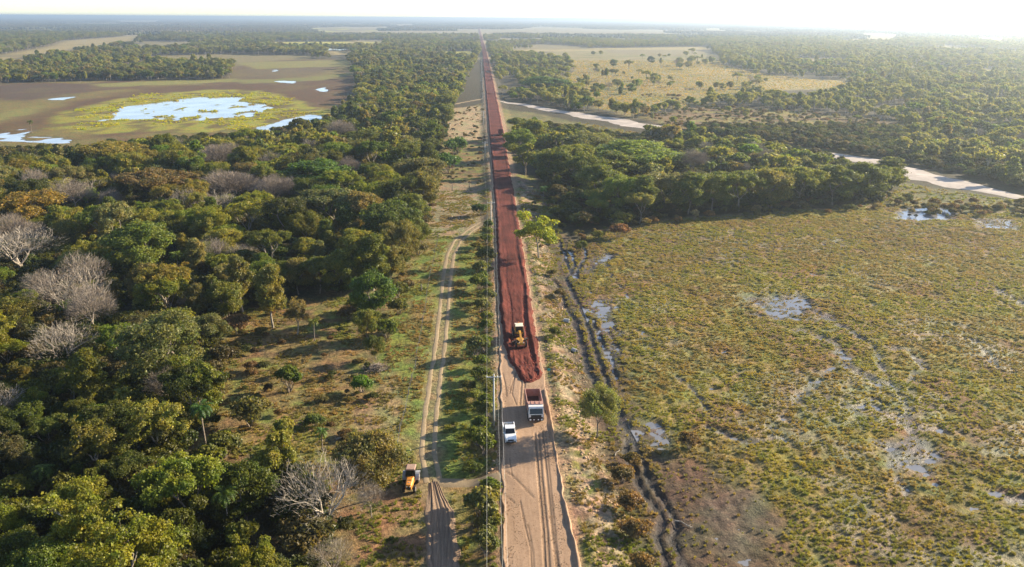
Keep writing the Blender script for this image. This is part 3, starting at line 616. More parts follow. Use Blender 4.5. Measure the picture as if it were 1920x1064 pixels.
def branching(name, H, R, mat, depth=5, r0=.2, lean=(0, 0), spread=.62, forkz=.28, twig=.012, seed=1, low=None):
    rd = random.Random(seed); mb = MB(); 
    def grow(p, d, L, r, lv):
        n = 3; pts = [p]; q = p.copy(); dd = d.copy()
        for i in range(n):
            dd = (dd + Vector((rd.uniform(-1, 1), rd.uniform(-1, 1), rd.uniform(-.5, .9))) * .24).normalized(); q = q + dd * L / n; pts.append(q.copy())
        mb.tube(pts, [r, r * .9, r * .8, r * .66], 6 if lv < 2 else (4 if lv < 4 else 3), caps=False)
        if lv >= depth: return
        kids = 3 if lv < 2 else (rd.choice([2, 3, 3]) if lv < 4 else rd.choice([2, 3]))
        for k in range(kids):
            a = rd.uniform(0, 6.28); s = spread * rd.uniform(.6, 1.3); ax = dd.cross(Vector((math.cos(a), math.sin(a), .3))).normalized()
            nd = (Matrix.Rotation(s, 3, ax) @ dd); nd.z = nd.z * .9 + .08; nd.normalize()
            grow(pts[rd.choice([2, 3, 3])], nd, L * rd.uniform(.62, .82), max(r * rd.uniform(.5, .66), twig), lv + 1)
    d = Vector((lean[0], lean[1], 1)).normalized(); base = Vector((0, 0, -.5)); top = base + d * (H * forkz + .5)
    mb.tube([base, base.lerp(top, .2), base.lerp(top, .6) + Vector((.06, .05, 0)), top], [r0 * 1.6, r0 * 1.15, r0, r0 * .9], 7, caps=False)
    a0 = rd.uniform(0, 6.28)
    for k in range(4):
        a = a0 + k * 1.57 + rd.uniform(-.3, .3); e = rd.uniform(.45, .85); nd = Vector((math.cos(a) * math.sin(e), math.sin(a) * math.sin(e), math.cos(e))); nd = (nd + d * .3).normalized()
        grow(top - d * rd.uniform(0, .6), nd, H * .27, r0 * rd.uniform(.5, .72), 1)
    v = np.array(mb.v); s = R / max(1e-3, np.percentile(np.hypot(v[:, 0], v[:, 1]), 97)); hh = (H) / v[:, 2].max()
    v[:, :2] *= s; v[:, 2] *= hh; mb.v = [tuple(q) for q in v]
    me = mb.mesh(name); me.materials.append(mat); return me
def split_bare(H, R, mat, tmat, **k):
    """a leafless tree: its trunk with the main limbs, and the crown of twigs"""
    me = branching('bare_tree', H, R, mat, **k)
    return me
def twig_crown(H, R, n, mat, seed=0):
    r = np.random.default_rng(seed); d = unit(r.normal(size=(n, 3))); d[:, 2] = np.abs(d[:, 2]); q = r.random(n) ** .4
    c = d * q[:, None] * np.array([R, R, H * .42]) * (0.75 + .5 * vn(d[:, 0] * 3 + seed, d[:, 1] * 3, 4))[:, None] + np.array([0, 0, H * .48])
    di = unit(d + r.normal(size=(n, 3)) * .5 + np.array([0, 0, .5])); L = r.uniform(.3, .9, n)[:, None]; s = unit(np.cross(di, r.normal(size=(n, 3)))) * r.uniform(.010, .022, n)[:, None]
    v = np.stack([c - s, c + s, c + di * L + s * .4, c + di * L - s * .4], 1).reshape(-1, 3); me = npmesh('twig_crown', v, np.arange(n * 4).reshape(n, 4)); me.materials.append(mat); return me
BARE = []      # (twig crown, limbs, R, H)
for i, (H, R, m1, m2, n) in enumerate([(12, 5.6, M_PALE, M_TWIG, 3500), (11, 6.2, M_PALE, M_PALE, 2500), (10, 4.6, M_TWIG, M_TWIG, 9000), (9, 4.8, M_TWIG, M_TWIG, 11000), (11, 4.2, M_PALE, M_TWIG, 5000)]):
    BARE.append((twig_crown(H, R, n, m2, i), branching('bare_limbs', H, R, m1, depth=5, r0=.24 if i < 2 else .16, seed=11 + i, forkz=(.22, .2, .3, .25, .35)[i], lean=(.15 * (i % 3 - 1), .1)), R, H))

def palm_meshes(H, n, L, seed):
    rd = random.Random(seed); t = MB(); lx = rd.uniform(-.4, .4)
    pts = [Vector((lx * (z / H) ** 2, 0, z)) for z in np.linspace(-.5, H, 7)]; t.tube(pts, [.22, .19, .16, .15, .14, .15, .2], 7)
    V = []; Fc = []
    for i in range(n):
        a = i * 2.4 + rd.uniform(-.2, .2); el = rd.uniform(-.25, 1.25); ln = L * rd.uniform(.85, 1.1); o = pts[-1]; hd = Vector((math.cos(a), math.sin(a), 0)); sd = Vector((-math.sin(a), math.cos(a), 0))
        p = Vector(o); ang = el; prev = None
        for k in range(10):
            t_ = k / 9; w = .52 * math.sin(math.pi * min(1, .12 + t_ * .88)) ** .7 * L / 3; d = hd * math.cos(ang) + Vector((0, 0, math.sin(ang)))
            nrm_ = Vector((0, 0, math.cos(ang))) - hd * math.sin(ang)
            for s_ in (-1, 1):
                q = p + d * .12; b = len(V)
                V += [p - d * .04, p + d * (.10 * L / 3), q + sd * s_ * w + d * w * .5 - nrm_ * w * .45, q + sd * s_ * w * .93 + d * w * .3 - nrm_ * w * .5]; Fc.append((b, b + 1, b + 2, b + 3))
                b = len(V); q2 = p + d * (ln / 20)
                V += [q2 - d * .04, q2 + d * (.09 * L / 3), q2 + sd * s_ * w + d * w * .5 - nrm_ * w * .3, q2 + sd * s_ * w * .93 + d * w * .3 - nrm_ * w * .38]; Fc.append((b, b + 1, b + 2, b + 3))
            p = p + d * ln / 10; ang -= .19 + .05 * t_
    me = npmesh('palm_fronds', np.array([tuple(v) for v in V]), np.array(Fc)); me.materials.append(M_LEAF)
    tm = t.mesh('palm_trunk'); tm.materials.append(M_BARK); return me, tm
PALM = [palm_meshes(7.5, 22, 3.0, 3) + (3.0, 7.5), palm_meshes(5.5, 18, 2.6, 5) + (2.6, 5.5), palm_meshes(9.5, 24, 3.2, 8) + (3.2, 9.5)]
BUSH = []      # leaf mesh, stems mesh, R, H
for i, (R, H, n, sz, op) in enumerate([(1.6, 2.6, 2600, .24, 0), (1.9, 2.2, 2600, .22, .2), (1.3, 3.2, 2200, .24, .1), (2.2, 3.0, 3200, .24, .25)]):
    b_ = []
    for k in range(9):
        a = k * 2.4; q = math.sqrt((k + .3) / 9) * R * .72; b_.append((q * math.cos(a), q * math.sin(a), H * (.72 - .3 * (q / R) ** 2) + rng.uniform(-.2, .2), R * rng.uniform(.26, .42)))
    b_ = np.array(b_); s_ = MB()
    for q in b_: s_.tube(limb_path((0, 0, -.3), q[:3], 3, .3), [.06, .045, .03, .012], 4, caps=False)
    sm_ = s_.mesh('bush_stems'); sm_.materials.append(M_BARK); BUSH.append((crown_mesh('bush_leaves', b_, n, sz, op), sm_, R, H))
def tuft_mesh(n, h, r, w, seed):
    r_ = np.random.default_rng(seed); a = r_.uniform(0, 6.28, n); q = r * np.sqrt(r_.random(n)) * .6; b = np.stack([q * np.cos(a), q * np.sin(a), np.full(n, -.08)], 1)
    o = np.stack([np.cos(a), np.sin(a), np.zeros(n)], 1) * (.25 + .75 * r_.random((n, 1))) * r; hh = h * r_.uniform(.6, 1.1, (n, 1)); t = b + o * .8 + np.array([0, 0, 1]) * hh
    s = np.stack([-np.sin(a + r_.normal(size=n) * .6), np.cos(a), np.zeros(n)], 1) * w * .5; m = b + o * .3 + np.array([0, 0, 1]) * hh * .6
    v = np.stack([b - s, b + s, m + s * .8, m - s * .8, m - s * .8, m + s * .8, t + s * .15, t - s * .15], 1).reshape(-1, 3)
    return npmesh('grass_tuft', v, np.arange(len(v)).reshape(-1, 4))
TUFT = []
for i, (n, h, r, w) in enumerate([(70, .55, .6, .10), (60, .42, .75, .12), (50, .75, .5, .08)]):
    m_ = tuft_mesh(n, h, r, w, i); m_.materials.append(M_GRASS); TUFT.append(m_)

def merge(parts, name):
    """one mesh from several with their matrices, for plants far away"""
    V = []; F = []; MI = []; mats = []; b = 0
    for me, mx in parts:
        n = len(me.vertices); v = np.zeros(n * 3, np.float32); me.vertices.foreach_get('co', v); v = v.reshape(-1, 3); A = np.array(mx); v = v @ A[:3, :3].T + A[:3, 3]
        for p in me.polygons:
            F.append(tuple(i + b for i in p.vertices)); MI.append(len(mats) if me.materials[0] not in mats else mats.index(me.materials[0]))
        if me.materials[0] not in mats: mats.append(me.materials[0])
        V.append(v); b += n
    out = bpy.data.meshes.new(name); out.from_pydata(np.concatenate(V).tolist(), [], F); out.polygons.foreach_set('material_index', MI)
    for m in mats: out.materials.append(m)
    return out
MID = []       # trees for the middle distance: crown and trunk in one mesh
I4 = Matrix.Identity(4)
for st, R, H, n, sz, op in [('dome', 5.0, 10, 2300, .75, 0), ('dome', 5.4, 9.5, 2300, .7, .2), ('umbrella', 5.6, 11, 1900, .7, .1), ('upright', 3.6, 12, 1900, .7, 0), ('ragged', 4.8, 11, 1500, .7, .2), ('dome', 4.4, 8.5, 2000, .65, 0)]:
    bl = crown_blobs(st, R, H); c_ = crown_mesh('mid_crown', bl, n, sz, op); t_ = MB(); t_.tube([(0, 0, -.5), (.1, 0, H * .4), (0, .1, H * .8)], [.28, .2, .08], 5)
    for q in bl[:6]: t_.tube([(.1, 0, H * .35), (q[0] * .5, q[1] * .5, q[2] * .8), tuple(q[:3])], [.14, .1, .04], 4, caps=False)
    tm = t_.mesh('mid_trunk'); tm.materials.append(M_PALE if st in ('umbrella', 'ragged') else M_BARK); MID.append(merge([(c_, I4), (tm, I4)], 'woodland_tree'))
MIDB = [merge([(twig_crown(9, 4.6, 2600, M_TWIG, 40 + i), I4), (branching('b', 9.5, 4.4, M_PALE, depth=3, r0=.2, seed=50 + i), I4)], 'woodland_bare_tree') for i in range(2)]
def lumps_mesh(n, side, r0, r1, sub=1):
    """a patch of far canopy: many small rounded crowns at true tree size"""
    bm = bmesh.new(); bmesh.ops.create_icosphere(bm, subdivisions=sub + 1, radius=1); bm.verts.ensure_lookup_table()
    bv = np.array([v.co[:] for v in bm.verts]); bf = np.array([[v.index for v in f.verts] for f in bm.faces]); bm.free(); V = []; F = []; b = 0
    for i in range(n):
        R = rng.uniform(r0, r1); d = 1 + .5 * (vn(bv[:, 0] * 2 + i * 7, bv[:, 1] * 2 + bv[:, 2] * 2, 3) - .5) + .3 * rng.uniform(-.5, .5, len(bv))
        v = bv * d[:, None] * np.array([R, R, R * rng.uniform(.6, .95)]); h = rng.uniform(4.0, 9.5); v[:, 2] += h - R * .4
        v[:, 2] = np.where(bv[:, 2] < -.5, v[:, 2] - h * .45, v[:, 2]); v[:, 0] += rng.uniform(-side / 2, side / 2); v[:, 1] += rng.uniform(-side / 2, side / 2); V.append(v); F.append(bf + b); b += len(bv)
    me = npmesh('canopy', np.concatenate(V), np.concatenate(F), False); me.materials.append(M_LEAF); return me
FARP = [lumps_mesh(95, 92, 3.6, 6.4, 0) for i in range(3)]

# ------------------------------------------------------------------ scattering by instancing, for what nobody could count
def scatter(name, protos, P, sc, rz, pick, tint, label, tilt=None):
    me = bpy.data.meshes.new(name); P = np.asarray(P, np.float32); me.vertices.add(len(P)); me.vertices.foreach_set('co', P.ravel()); me.update()
    fattr(me, 'sc', np.asarray(sc, np.float32)); fattr(me, 'rz', np.asarray(rz, np.float32)); fattr(me, 'pick', np.asarray(pick, np.int32), 'INT'); colattr(me, 'tint', np.asarray(tint))
    o = link(name, me); tag(o, label, kind='stuff')
    ng = bpy.data.node_groups.new(name, 'GeometryNodeTree'); ng.interface.new_socket('Geometry', in_out='INPUT', socket_type='NodeSocketGeometry'); ng.interface.new_socket('Geometry', in_out='OUTPUT', socket_type='NodeSocketGeometry')
    N = ng.nodes; Lk = ng.links; gi = N.new('NodeGroupInput'); go = N.new('NodeGroupOutput'); iop = N.new('GeometryNodeInstanceOnPoints'); jn = N.new('GeometryNodeJoinGeometry')
    for pm in reversed(protos):
        po = bpy.data.objects.new(pm.name, pm); oi = N.new('GeometryNodeObjectInfo'); oi.inputs['Object'].default_value = po; oi.inputs['As Instance'].default_value = True; Lk.new(oi.outputs['Geometry'], jn.inputs[0])
    def at(nm, t):
        a = N.new('GeometryNodeInputNamedAttribute'); a.data_type = t; a.inputs['Name'].default_value = nm; return a.outputs['Attribute']
    cx = N.new('ShaderNodeCombineXYZ'); Lk.new(at('rz', 'FLOAT'), cx.inputs['Z']); e2r = N.new('FunctionNodeEulerToRotation'); Lk.new(cx.outputs[0], e2r.inputs[0])
    Lk.new(gi.outputs[0], iop.inputs['Points']); Lk.new(jn.outputs[0], iop.inputs['Instance']); iop.inputs['Pick Instance'].default_value = True
    Lk.new(at('pick', 'INT'), iop.inputs['Instance Index']); Lk.new(e2r.outputs[0], iop.inputs['Rotation']); Lk.new(at('sc', 'FLOAT'), iop.inputs['Scale']); Lk.new(iop.outputs[0], go.inputs[0])
    md = o.modifiers.new('scatter', 'NODES'); md.node_group = ng; return o

HI = [merge([(PROTO[i][0], I4), (PROTO[i][1], I4)], 'woodland_tree') for i in (0, 3, 5, 7)]
# colours of foliage (true base colours), with the words that describe them
TINTS = [('dark green', (0.052, 0.066, 0.012), .20), ('olive green', (0.092, 0.098, 0.017), .27), ('yellow-green', (0.135, 0.145, 0.018), .13), ('ochre', (0.128, 0.112, 0.024), .08), ('brownish', (0.105, 0.088, 0.036), .10), ('bright green', (0.072, 0.104, 0.012), .07), ('grey-green', (0.110, 0.106, 0.050), .10)]
TP = np.array([t[2] for t in TINTS]); TP /= TP.sum(); TC = np.array([t[1] for t in TINTS])

# ------------------------------------------------------------------ where the trees stand
OPENS = [MARSH, BASIN, FIELD, CLEAR] + [p for p, c in STRIPS] + [[(1000, 350), (1060, 345), (1090, 390), (1120, 440), (1060, 460), (1000, 470), (965, 400)],
         [(800, 300), (850, 200), (900, 100), (905, 195), (925, 430), (935, 700), (942, 1400), (560, 1400), (700, 560), (760, 520)], [(1240, 405), (1480, 390), (1640, 380), (1700, 338), (1780, 352), (1960, 380), (1960, 420), (1690, 400), (1240, 425), (1150, 440)]]
def candidates():
    out = []
    for y0, y1, s in ((48, 1000, 6.6), (1000, 2900, 10.5)):
        ys = np.arange(y0, y1, s); Wd = 0.84 * y1 + 60; xs = np.arange(-Wd, Wd, s); A, B = np.meshgrid(xs, ys); A = A + rng.uniform(-.46, .46, A.shape) * s; B = B + rng.uniform(-.46, .46, B.shape) * s
        k = (np.abs(A - B * .04) < np.where(B < 1000, .80, .74) * B + 45); out.append(np.stack([A[k], B[k], np.full(k.sum(), s)], 1))
    return np.concatenate(out)
cand = candidates(); cx_, cy_ = cand[:, 0], cand[:, 1]
keep = np.ones(len(cand), bool)
bx, by, bd = pj(cx_, cy_, GZ)
fld = (fbm(cx_ / 45, cy_ / 45, 205, 3) > .66) & (rng.random(len(cand)) < .30) | (rng.random(len(cand)) < .006)
for P in OPENS:
    a = np.array(P, float); v0 = a[:, 1].min()
    wob_ = (fbm(cx_ / 14, cy_ / 14, 206, 3) - .5) * 30 * 200 / bd if P is FIELD else 0
    keep &= ~(sdist(bx, by, P) > wob_) | (fld if P is FIELD else False)
for P in [BASIN, LAGOON] + [p for p, c in STRIPS]:
    for hh in (3.5, 6.5):
        tx, ty, _ = pj(cx_, cy_, hh); keep &= ~((sdist(tx, ty, P) > 0))
for P in ([(1670, 285), (1700, 350), (1960, 390), (1960, 362), (1780, 326)], [(930, 178), (935, 198), (1050, 220), (1200, 248), (1215, 228), (1130, 212), (1050, 196)], [(1548, 282), (1560, 296), (1640, 314), (1640, 296)]):
    for hh in (1.5, 3.5, 5.5, 7.5, 9.5, 11.5, 13.0):
        tx, ty, _ = pj(cx_, cy_, hh); keep &= ~(sdist(tx, ty, P) > 0)
L_, R_ = rl(cy_), rr(cy_)
keep &= ~((cx_ > L_ - np.where(cy_ < 480, 9, 5)) & (cx_ < R_ + np.where(cy_ < 250, 10, np.where(cy_ < 700, 5.5, 4.5))))
keep &= river_w(cx_, cy_) > np.where((cx_ > 110) & (cy_ < 470), 9, 4)
keep &= ~((cy_ < 225) & (cx_ > 0)) | (cx_ < 0)
scr = sdist(bx, by, SCRUB) > 0; keep &= ~(scr & (rng.random(len(cand)) < .72))
# natural gaps far off
gap = fbm(cx_ / 170, cy_ / 330, 201, 3); keep &= (rng.random(len(cand)) < .86); keep &= ~((gap > np.where(cx_ > 60, .57, .61)) & (cy_ > 1100)); rg = (cx_ > 12) & (cy_ < 1100); keep &= ~(rg & ((rng.random(len(cand)) < .28) | (fbm(cx_ / 28, cy_ / 34, 207, 3) > .62)))
cand = cand[keep]; cx_, cy_ = cand[:, 0], cand[:, 1]

# trees that stand out in the photograph: px, py of the foot, crown width in px, kind, variant, tint, label
NOTE = [
 ('leafless_tree', 612, 1000, 185, 1, None, 'Large leafless grey tree with spreading pale limbs beside the clearing near the tractor'),
 ('leafless_tree', 697, 972, 60, 4, None, 'Small leafless white tree on bare soil just below the orange tractor'),
 ('leafless_tree', 42, 515, 150, 1, None, 'Big leafless cream coloured tree with thick forked limbs at the edge of the photo'),
 ('leafless_tree', 134, 608, 150, 0, None, 'Leafless grey tree with fine fanned branches next to the big cream leafless tree'),
 ('leafless_tree', 124, 700, 120, 1, None, 'Leafless tree with crooked white limbs below the fanned grey leafless tree'),
 ('leafless_tree', 437, 385, 120, 3, None, 'Wide grey twiggy leafless crown in the middle of the dense forest'),
 ('leafless_tree', 524, 395, 85, 2, None, 'Pale grey rounded leafless crown touching the bright green tree'),
 ('leafless_tree', 214, 408, 45, 4, None, 'Small white leafless tree standing alone in a dark forest gap'),
 ('leafless_tree', 143, 405, 95, 4, None, 'Leafless tree with a tall white forked trunk in a black forest gap'),
 ('leafless_tree', 420, 325, 90, 3, None, 'Mauve grey leafless crown behind the wide twiggy grey one'),
 ('leafless_tree', 165, 560, 90, 0, None, 'Thin leafless tree with brown twigs behind the fanned grey leafless tree'),
 ('leafless_tree', 180, 640, 100, 4, None, 'Leafless brown twigged tree above the small palm in the dense forest'),
 ('leafless_tree', 655, 345, 55, 3, None, 'Small pale leafless crown tucked behind the bright green tree'),
 ('leafless_tree', 320, 770, 70, 4, None, 'Leafless white forked tree low between olive crowns near the clearing'),
 ('leafless_tree', 628, 1090, 90, 0, None, 'Leafless tree cut by the lower edge of the photo beside brown soil'),
 ('leafless_tree', 640, 270, 60, 2, None, 'Grey leafless crown facing the lagoon near its narrow pool'),
 ('leafless_tree', 1300, 335, 60, 2, None, 'Grey leafless crown in the woods between the sand bed and the marsh'),
 ('broadleaf_tree', 702, 935, 118, 1, (0.150, 0.130, 0.045), 'Broad dusty olive tree leaning over the orange tractor'),
 ('broadleaf_tree', 1120, 822, 78, 3, (0.15, 0.16, 0.055), 'Lone green tree with a thin pale trunk between dirt road and marsh'),
 ('broadleaf_tree', 1010, 490, 72, 9, (0.17, 0.19, 0.02), 'Bright yellow-green tree with a slanting pale trunk beside the red road'),
 ('broadleaf_tree', 598, 372, 120, 0, (0.068, 0.120, 0.014), 'Large bright green dense tree in the middle of the forest'),
 ('broadleaf_tree', 318, 735, 160, 3, (0.105, 0.115, 0.035), 'Largest olive domed tree in the forest with two pale trunks showing'),
 ('broadleaf_tree', 190, 460, 60, 1, (0.20, 0.15, 0.02), 'Small golden ochre rounded tree beside the white leafless tree in the gap'),
 ('broadleaf_tree', 270, 520, 105, 0, (0.11, 0.14, 0.025), 'Yellow-green domed tree behind the lone palm in the forest'),
 ('broadleaf_tree', 60, 440, 110, 2, (0.20, 0.145, 0.03), 'Golden brown tree top behind the big cream leafless tree'),
 ('broadleaf_tree', 215, 330, 115, 5, (0.175, 0.15, 0.03), 'Golden olive spreading tree close to the lagoon side of the forest'),
 ('broadleaf_tree', 300, 395, 130, 5, (0.13, 0.095, 0.035), 'Wide rust brown tree above the dark gap with the white leafless tree'),
 ('broadleaf_tree', 700, 605, 75, 0, (0.07, 0.115, 0.02), 'Dense green tree standing at the corner of clearing and grass track'),
 ('broadleaf_tree', 512, 614, 60, 8, (0.15, 0.14, 0.035), 'Slim pale trunked olive tree on the far side of the clearing'),
 ('broadleaf_tree', 558, 628, 50, 9, (0.15, 0.12, 0.045), 'Small thin leaved brown tree beside the slim olive tree in the clearing'),
 ('broadleaf_tree', 625, 440, 110, 5, (0.10, 0.11, 0.04), 'Grey green flat topped tree with a white forked trunk above the clearing'),
 ('broadleaf_tree', 735, 470, 95, 1, (0.075, 0.10, 0.02), 'Green rounded tree on the forest edge beside the bend of the grass track'),
 ('broadleaf_tree', 790, 365, 85, 1, (0.12, 0.115, 0.04), 'Olive brown tree on the forest edge where the power line passes'),
 ('broadleaf_tree', 1240, 398, 95, 3, (0.12, 0.115, 0.05), 'Low olive grey tree at the marsh edge nearest the red road'),
 ('broadleaf_tree', 1190, 330, 150, 0, (0.13, 0.165, 0.03), 'Broad yellow-green tree in the woods between red road and sand bed'),
 ('broadleaf_tree', 1100, 305, 90, 1, (0.12, 0.125, 0.05), 'Olive spreading tree near the shaded bare ground beside the red road'),
 ('broadleaf_tree', 1660, 365, 75, 8, (0.10, 0.11, 0.03), 'Last green tree of the woods where they meet the wide sand bed'),
 ('broadleaf_tree', 1020, 175, 75, 0, (0.07, 0.11, 0.025), 'Large domed green tree beyond the start of the sand bed'),
 ('broadleaf_tree', 1150, 128, 14, 1, (0.07, 0.09, 0.03), 'Single small tree in the middle of the tan field'),
 ('broadleaf_tree', 1118, 136, 12, 4, (0.11, 0.115, 0.04), 'Small pale tree alone in the tan field nearer the red road'),
 ('broadleaf_tree', 1150, 152, 18, 4, (0.10, 0.10, 0.045), 'Flat topped small tree standing alone low in the tan field'),
 ('broadleaf_tree', 1220, 122, 12, 0, (0.05, 0.07, 0.03), 'Round dark tree alone high in the tan field'),
 ('palm_tree', 336, 520, 34, 0, (0.14, 0.19, 0.02), 'Single yellow-green palm rising in front of the yellow-green domed tree'),
 ('palm_tree', 130, 610, 40, 1, (0.13, 0.19, 0.02), 'Bright palm beside the fanned grey leafless tree'),
 ('palm_tree', 527, 858, 46, 1, (0.20, 0.22, 0.02), 'Yellow palm at the clearing edge above the large leafless grey tree'),
 ('palm_tree', 605, 845, 36, 1, (0.10, 0.17, 0.03), 'Green palm on the brown clearing beside the yellow palm'),
 ('palm_tree', 1018, 388, 22, 2, (0.11, 0.19, 0.03), 'Slim bright palm beside the red road behind the yellow-green tree'),
 ('palm_tree', 1268, 385, 30, 1, (0.12, 0.18, 0.03), 'Low palm at the marsh edge of the woods'),
 ('palm_tree', 388, 850, 60, 2, (0.05, 0.11, 0.02), 'Dark green palm in shade at the lower corner of the clearing'),
 ('palm_tree', 432, 1010, 65, 2, (0.09, 0.14, 0.02), 'Tall palm near the lower edge of the photo beside black shade'),
 ('palm_tree', 430, 600, 40, 0, (0.11, 0.17, 0.03), 'Palm at the far corner of the clearing against olive trees'),
 ('palm_tree', 735, 255, 26, 0, (0.15, 0.19, 0.02), 'Yellow-green palm between the lagoon and the red road'),
 ('palm_tree', 60, 250, 16, 0, (0.10, 0.12, 0.03), 'Small palm at the near shore of the lagoon basin'),
 ('palm_tree', 1330, 345, 28, 0, (0.12, 0.17, 0.03), 'Palm inside the woods between marsh and sand bed'),
 ('shrub', 678, 735, 45, 0, (0.10, 0.19, 0.015), 'Bright green round bush on the sandy edge of the clearing'),
 ('shrub', 543, 735, 52, 2, (0.09, 0.13, 0.02), 'Tall green bush alone in the brown clearing'),
 ('shrub', 470, 800, 90, 3, (0.13, 0.125, 0.04), 'Wide olive bush at the forest corner of the brown clearing'),
 ('shrub', 590, 800, 42, 1, (0.11, 0.14, 0.03), 'Leafy low bush in the lower clearing'),
 ('shrub', 725, 635, 60, 3, (0.12, 0.15, 0.03), 'Spreading green bush where the clearing meets the grass track'),
 ('shrub', 655, 600, 45, 1, (0.14, 0.10, 0.05), 'Dry brown bush on the shaded side of the clearing'),
 ('shrub', 445, 625, 60, 3, (0.22, 0.13, 0.07), 'Reddish dry bush at the far corner of the clearing'),
 ('shrub', 1160, 446, 42, 3, (0.22, 0.12, 0.07), 'Rust coloured dry bush at the marsh edge'),
 ('shrub', 1166, 420, 22, 2, (0.26, 0.22, 0.14), 'Pale grey bush beside the rust coloured one'),
 ('shrub', 1302, 415, 20, 2, (0.20, 0.18, 0.11), 'Small pale bush on the marsh edge below the woods'),
 ('shrub', 1705, 405, 8, 0, (0.03, 0.03, 0.015), 'Small dark round clump standing in the bright marsh pool'),
 ('shrub', 1717, 407, 8, 2, (0.03, 0.03, 0.015), 'Second dark clump in the bright marsh pool, closer to its middle'),
 ('shrub', 1292, 842, 50, 3, (0.17, 0.12, 0.06), 'Brown bush on a hump in the marsh beside dark water'),
 ('shrub', 1168, 905, 55, 3, (0.20, 0.135, 0.06), 'Brown dry bush below the lone green tree'),
 ('shrub', 1180, 958, 60, 3, (0.19, 0.12, 0.055), 'Brown dry bush beside the deep wheel ruts'),
 ('shrub', 1192, 1010, 65, 1, (0.20, 0.13, 0.06), 'Second brown dry bush along the deep wheel ruts'),
 ('shrub', 1202, 1075, 60, 3, (0.17, 0.12, 0.05), 'Brown dry bush cut by the lower photo edge beside the ruts'),
 ('shrub', 1185, 870, 40, 1, (0.16, 0.12, 0.05), 'Low brown bush just below the lone green tree'),
 ('shrub', 925, 845, 14, 0, (0.20, 0.26, 0.01), 'Tiny glowing yellow-green bush beside the white pickup'),
 ('shrub', 885, 888, 40, 1, (0.10, 0.13, 0.03), 'Green bush above the sandy link to the dirt road'),
 ('shrub', 915, 985, 36, 2, (0.12, 0.16, 0.04), 'Green bush under the power line below the sandy link'),
 ('shrub', 920, 1045, 44, 3, (0.11, 0.15, 0.04), 'Wide green bush under the power line near the lower photo edge'),
 ('shrub', 908, 665, 34, 2, (0.12, 0.16, 0.035), 'Tall green bush under the power line beside the grader'),
 ('shrub', 898, 715, 42, 3, (0.115, 0.14, 0.035), 'Broad olive bush beside the tip of the red road layer'),
 ('shrub', 903, 775, 36, 1, (0.14, 0.18, 0.03), 'Bright olive bush across from the dump truck'),
 ('shrub', 880, 735, 34, 3, (0.11, 0.12, 0.035), 'Olive bush set back from the road across from the truck'),
 ('shrub', 905, 530, 22, 2, (0.14, 0.18, 0.05), 'Pale green upright bush beside the red road'),
 ('shrub', 916, 575, 28, 2, (0.13, 0.15, 0.05), 'Grey green bush between power line and red road above the grader'),
 ('shrub', 912, 550, 20, 2, (0.12, 0.17, 0.04), 'Narrow green bush between two others beside the red road'),
 ('shrub', 893, 470, 26, 3, (0.16, 0.14, 0.035), 'Ochre round bush near the start of the grass track'),
 ('shrub', 915, 445, 26, 1, (0.13, 0.16, 0.035), 'Green bush at the foot of the far power pole'),
 ('shrub', 900, 405, 36, 3, (0.06, 0.10, 0.02), 'Dark green bush beside the far power pole'),
 ('shrub', 840, 325, 60, 3, (0.07, 0.14, 0.02), 'Bright leafy thicket between forest edge and power line'),
 ('shrub', 855, 290, 55, 1, (0.09, 0.16, 0.03), 'Light green bush behind the leafy thicket by the power line'),
 ('shrub', 810, 345, 26, 2, (0.12, 0.17, 0.04), 'Small light bush on the pale ground beside the thicket'),
]
_r = random.Random(5)
for i, (a, b, w) in enumerate([(800, 330, 60), (806, 300, 60), (812, 275, 50), (790, 400, 70), (770, 440, 75), (778, 470, 60), (752, 500, 80), (735, 530, 70), (700, 545, 75), (668, 548, 60), (640, 550, 70), (600, 550, 70), (560, 552, 70), (530, 556, 60), (495, 566, 70), (455, 585, 60), (425, 600, 70), (830, 240, 45), (838, 215, 40), (690, 640, 55), (705, 675, 40),
        (975, 300, 60), (985, 330, 60), (1000, 275, 50), (970, 262, 40), (1040, 345, 85), (1075, 335, 80), (1100, 355, 80), (1125, 385, 90), (1165, 405, 70), (1150, 350, 90), (1205, 410, 60), (1290, 402, 80), (1335, 398, 75), (1385, 396, 85), (1440, 392, 80), (1500, 388, 85), (1560, 384, 85), (1615, 378, 80), (1652, 372, 60)]):
    NOTE.append(('broadleaf_tree', a, b, w * .9, _r.choice([0, 1, 3, 5, 8, 10]), _r.choice([(0.10, 0.115, 0.02), (0.12, 0.13, 0.025), (0.085, 0.10, 0.02), (0.125, 0.115, 0.03), (0.095, 0.125, 0.02)]), None))
for i, b in enumerate(range(440, 1062, 21)):
    a = np.interp(b, [440, 560, 700, 800, 1064], [917, 912, 905, 905, 918]) + _r.uniform(-14, 10)
    if not (870 < b < 935): NOTE.append(('shrub', a, b, (24 + (b - 440) * .045) * _r.uniform(.55, 1.5), _r.choice([0, 1, 2, 2, 3]), _r.choice([(0.16, 0.19, 0.04), (0.13, 0.16, 0.03), (0.18, 0.18, 0.06), (0.15, 0.15, 0.04)]), None))
for a, b, w in ((560, 482, 30), (505, 470, 28), (300, 655, 38), (700, 425, 26), (640, 405, 26), (1225, 392, 26), (1400, 372, 24), (1500, 362, 22), (985, 262, 16), (765, 305, 20), (590, 640, 30), (400, 565, 30), (1050, 300, 20), (1350, 330, 22), (240, 800, 46), (90, 930, 50), (480, 930, 44), (820, 215, 14)):
    NOTE.append(('palm_tree', a, b, w, _r.choice([0, 1, 2]), _r.choice([(0.14, 0.19, 0.02), (0.11, 0.16, 0.025), (0.15, 0.17, 0.03)]), None))
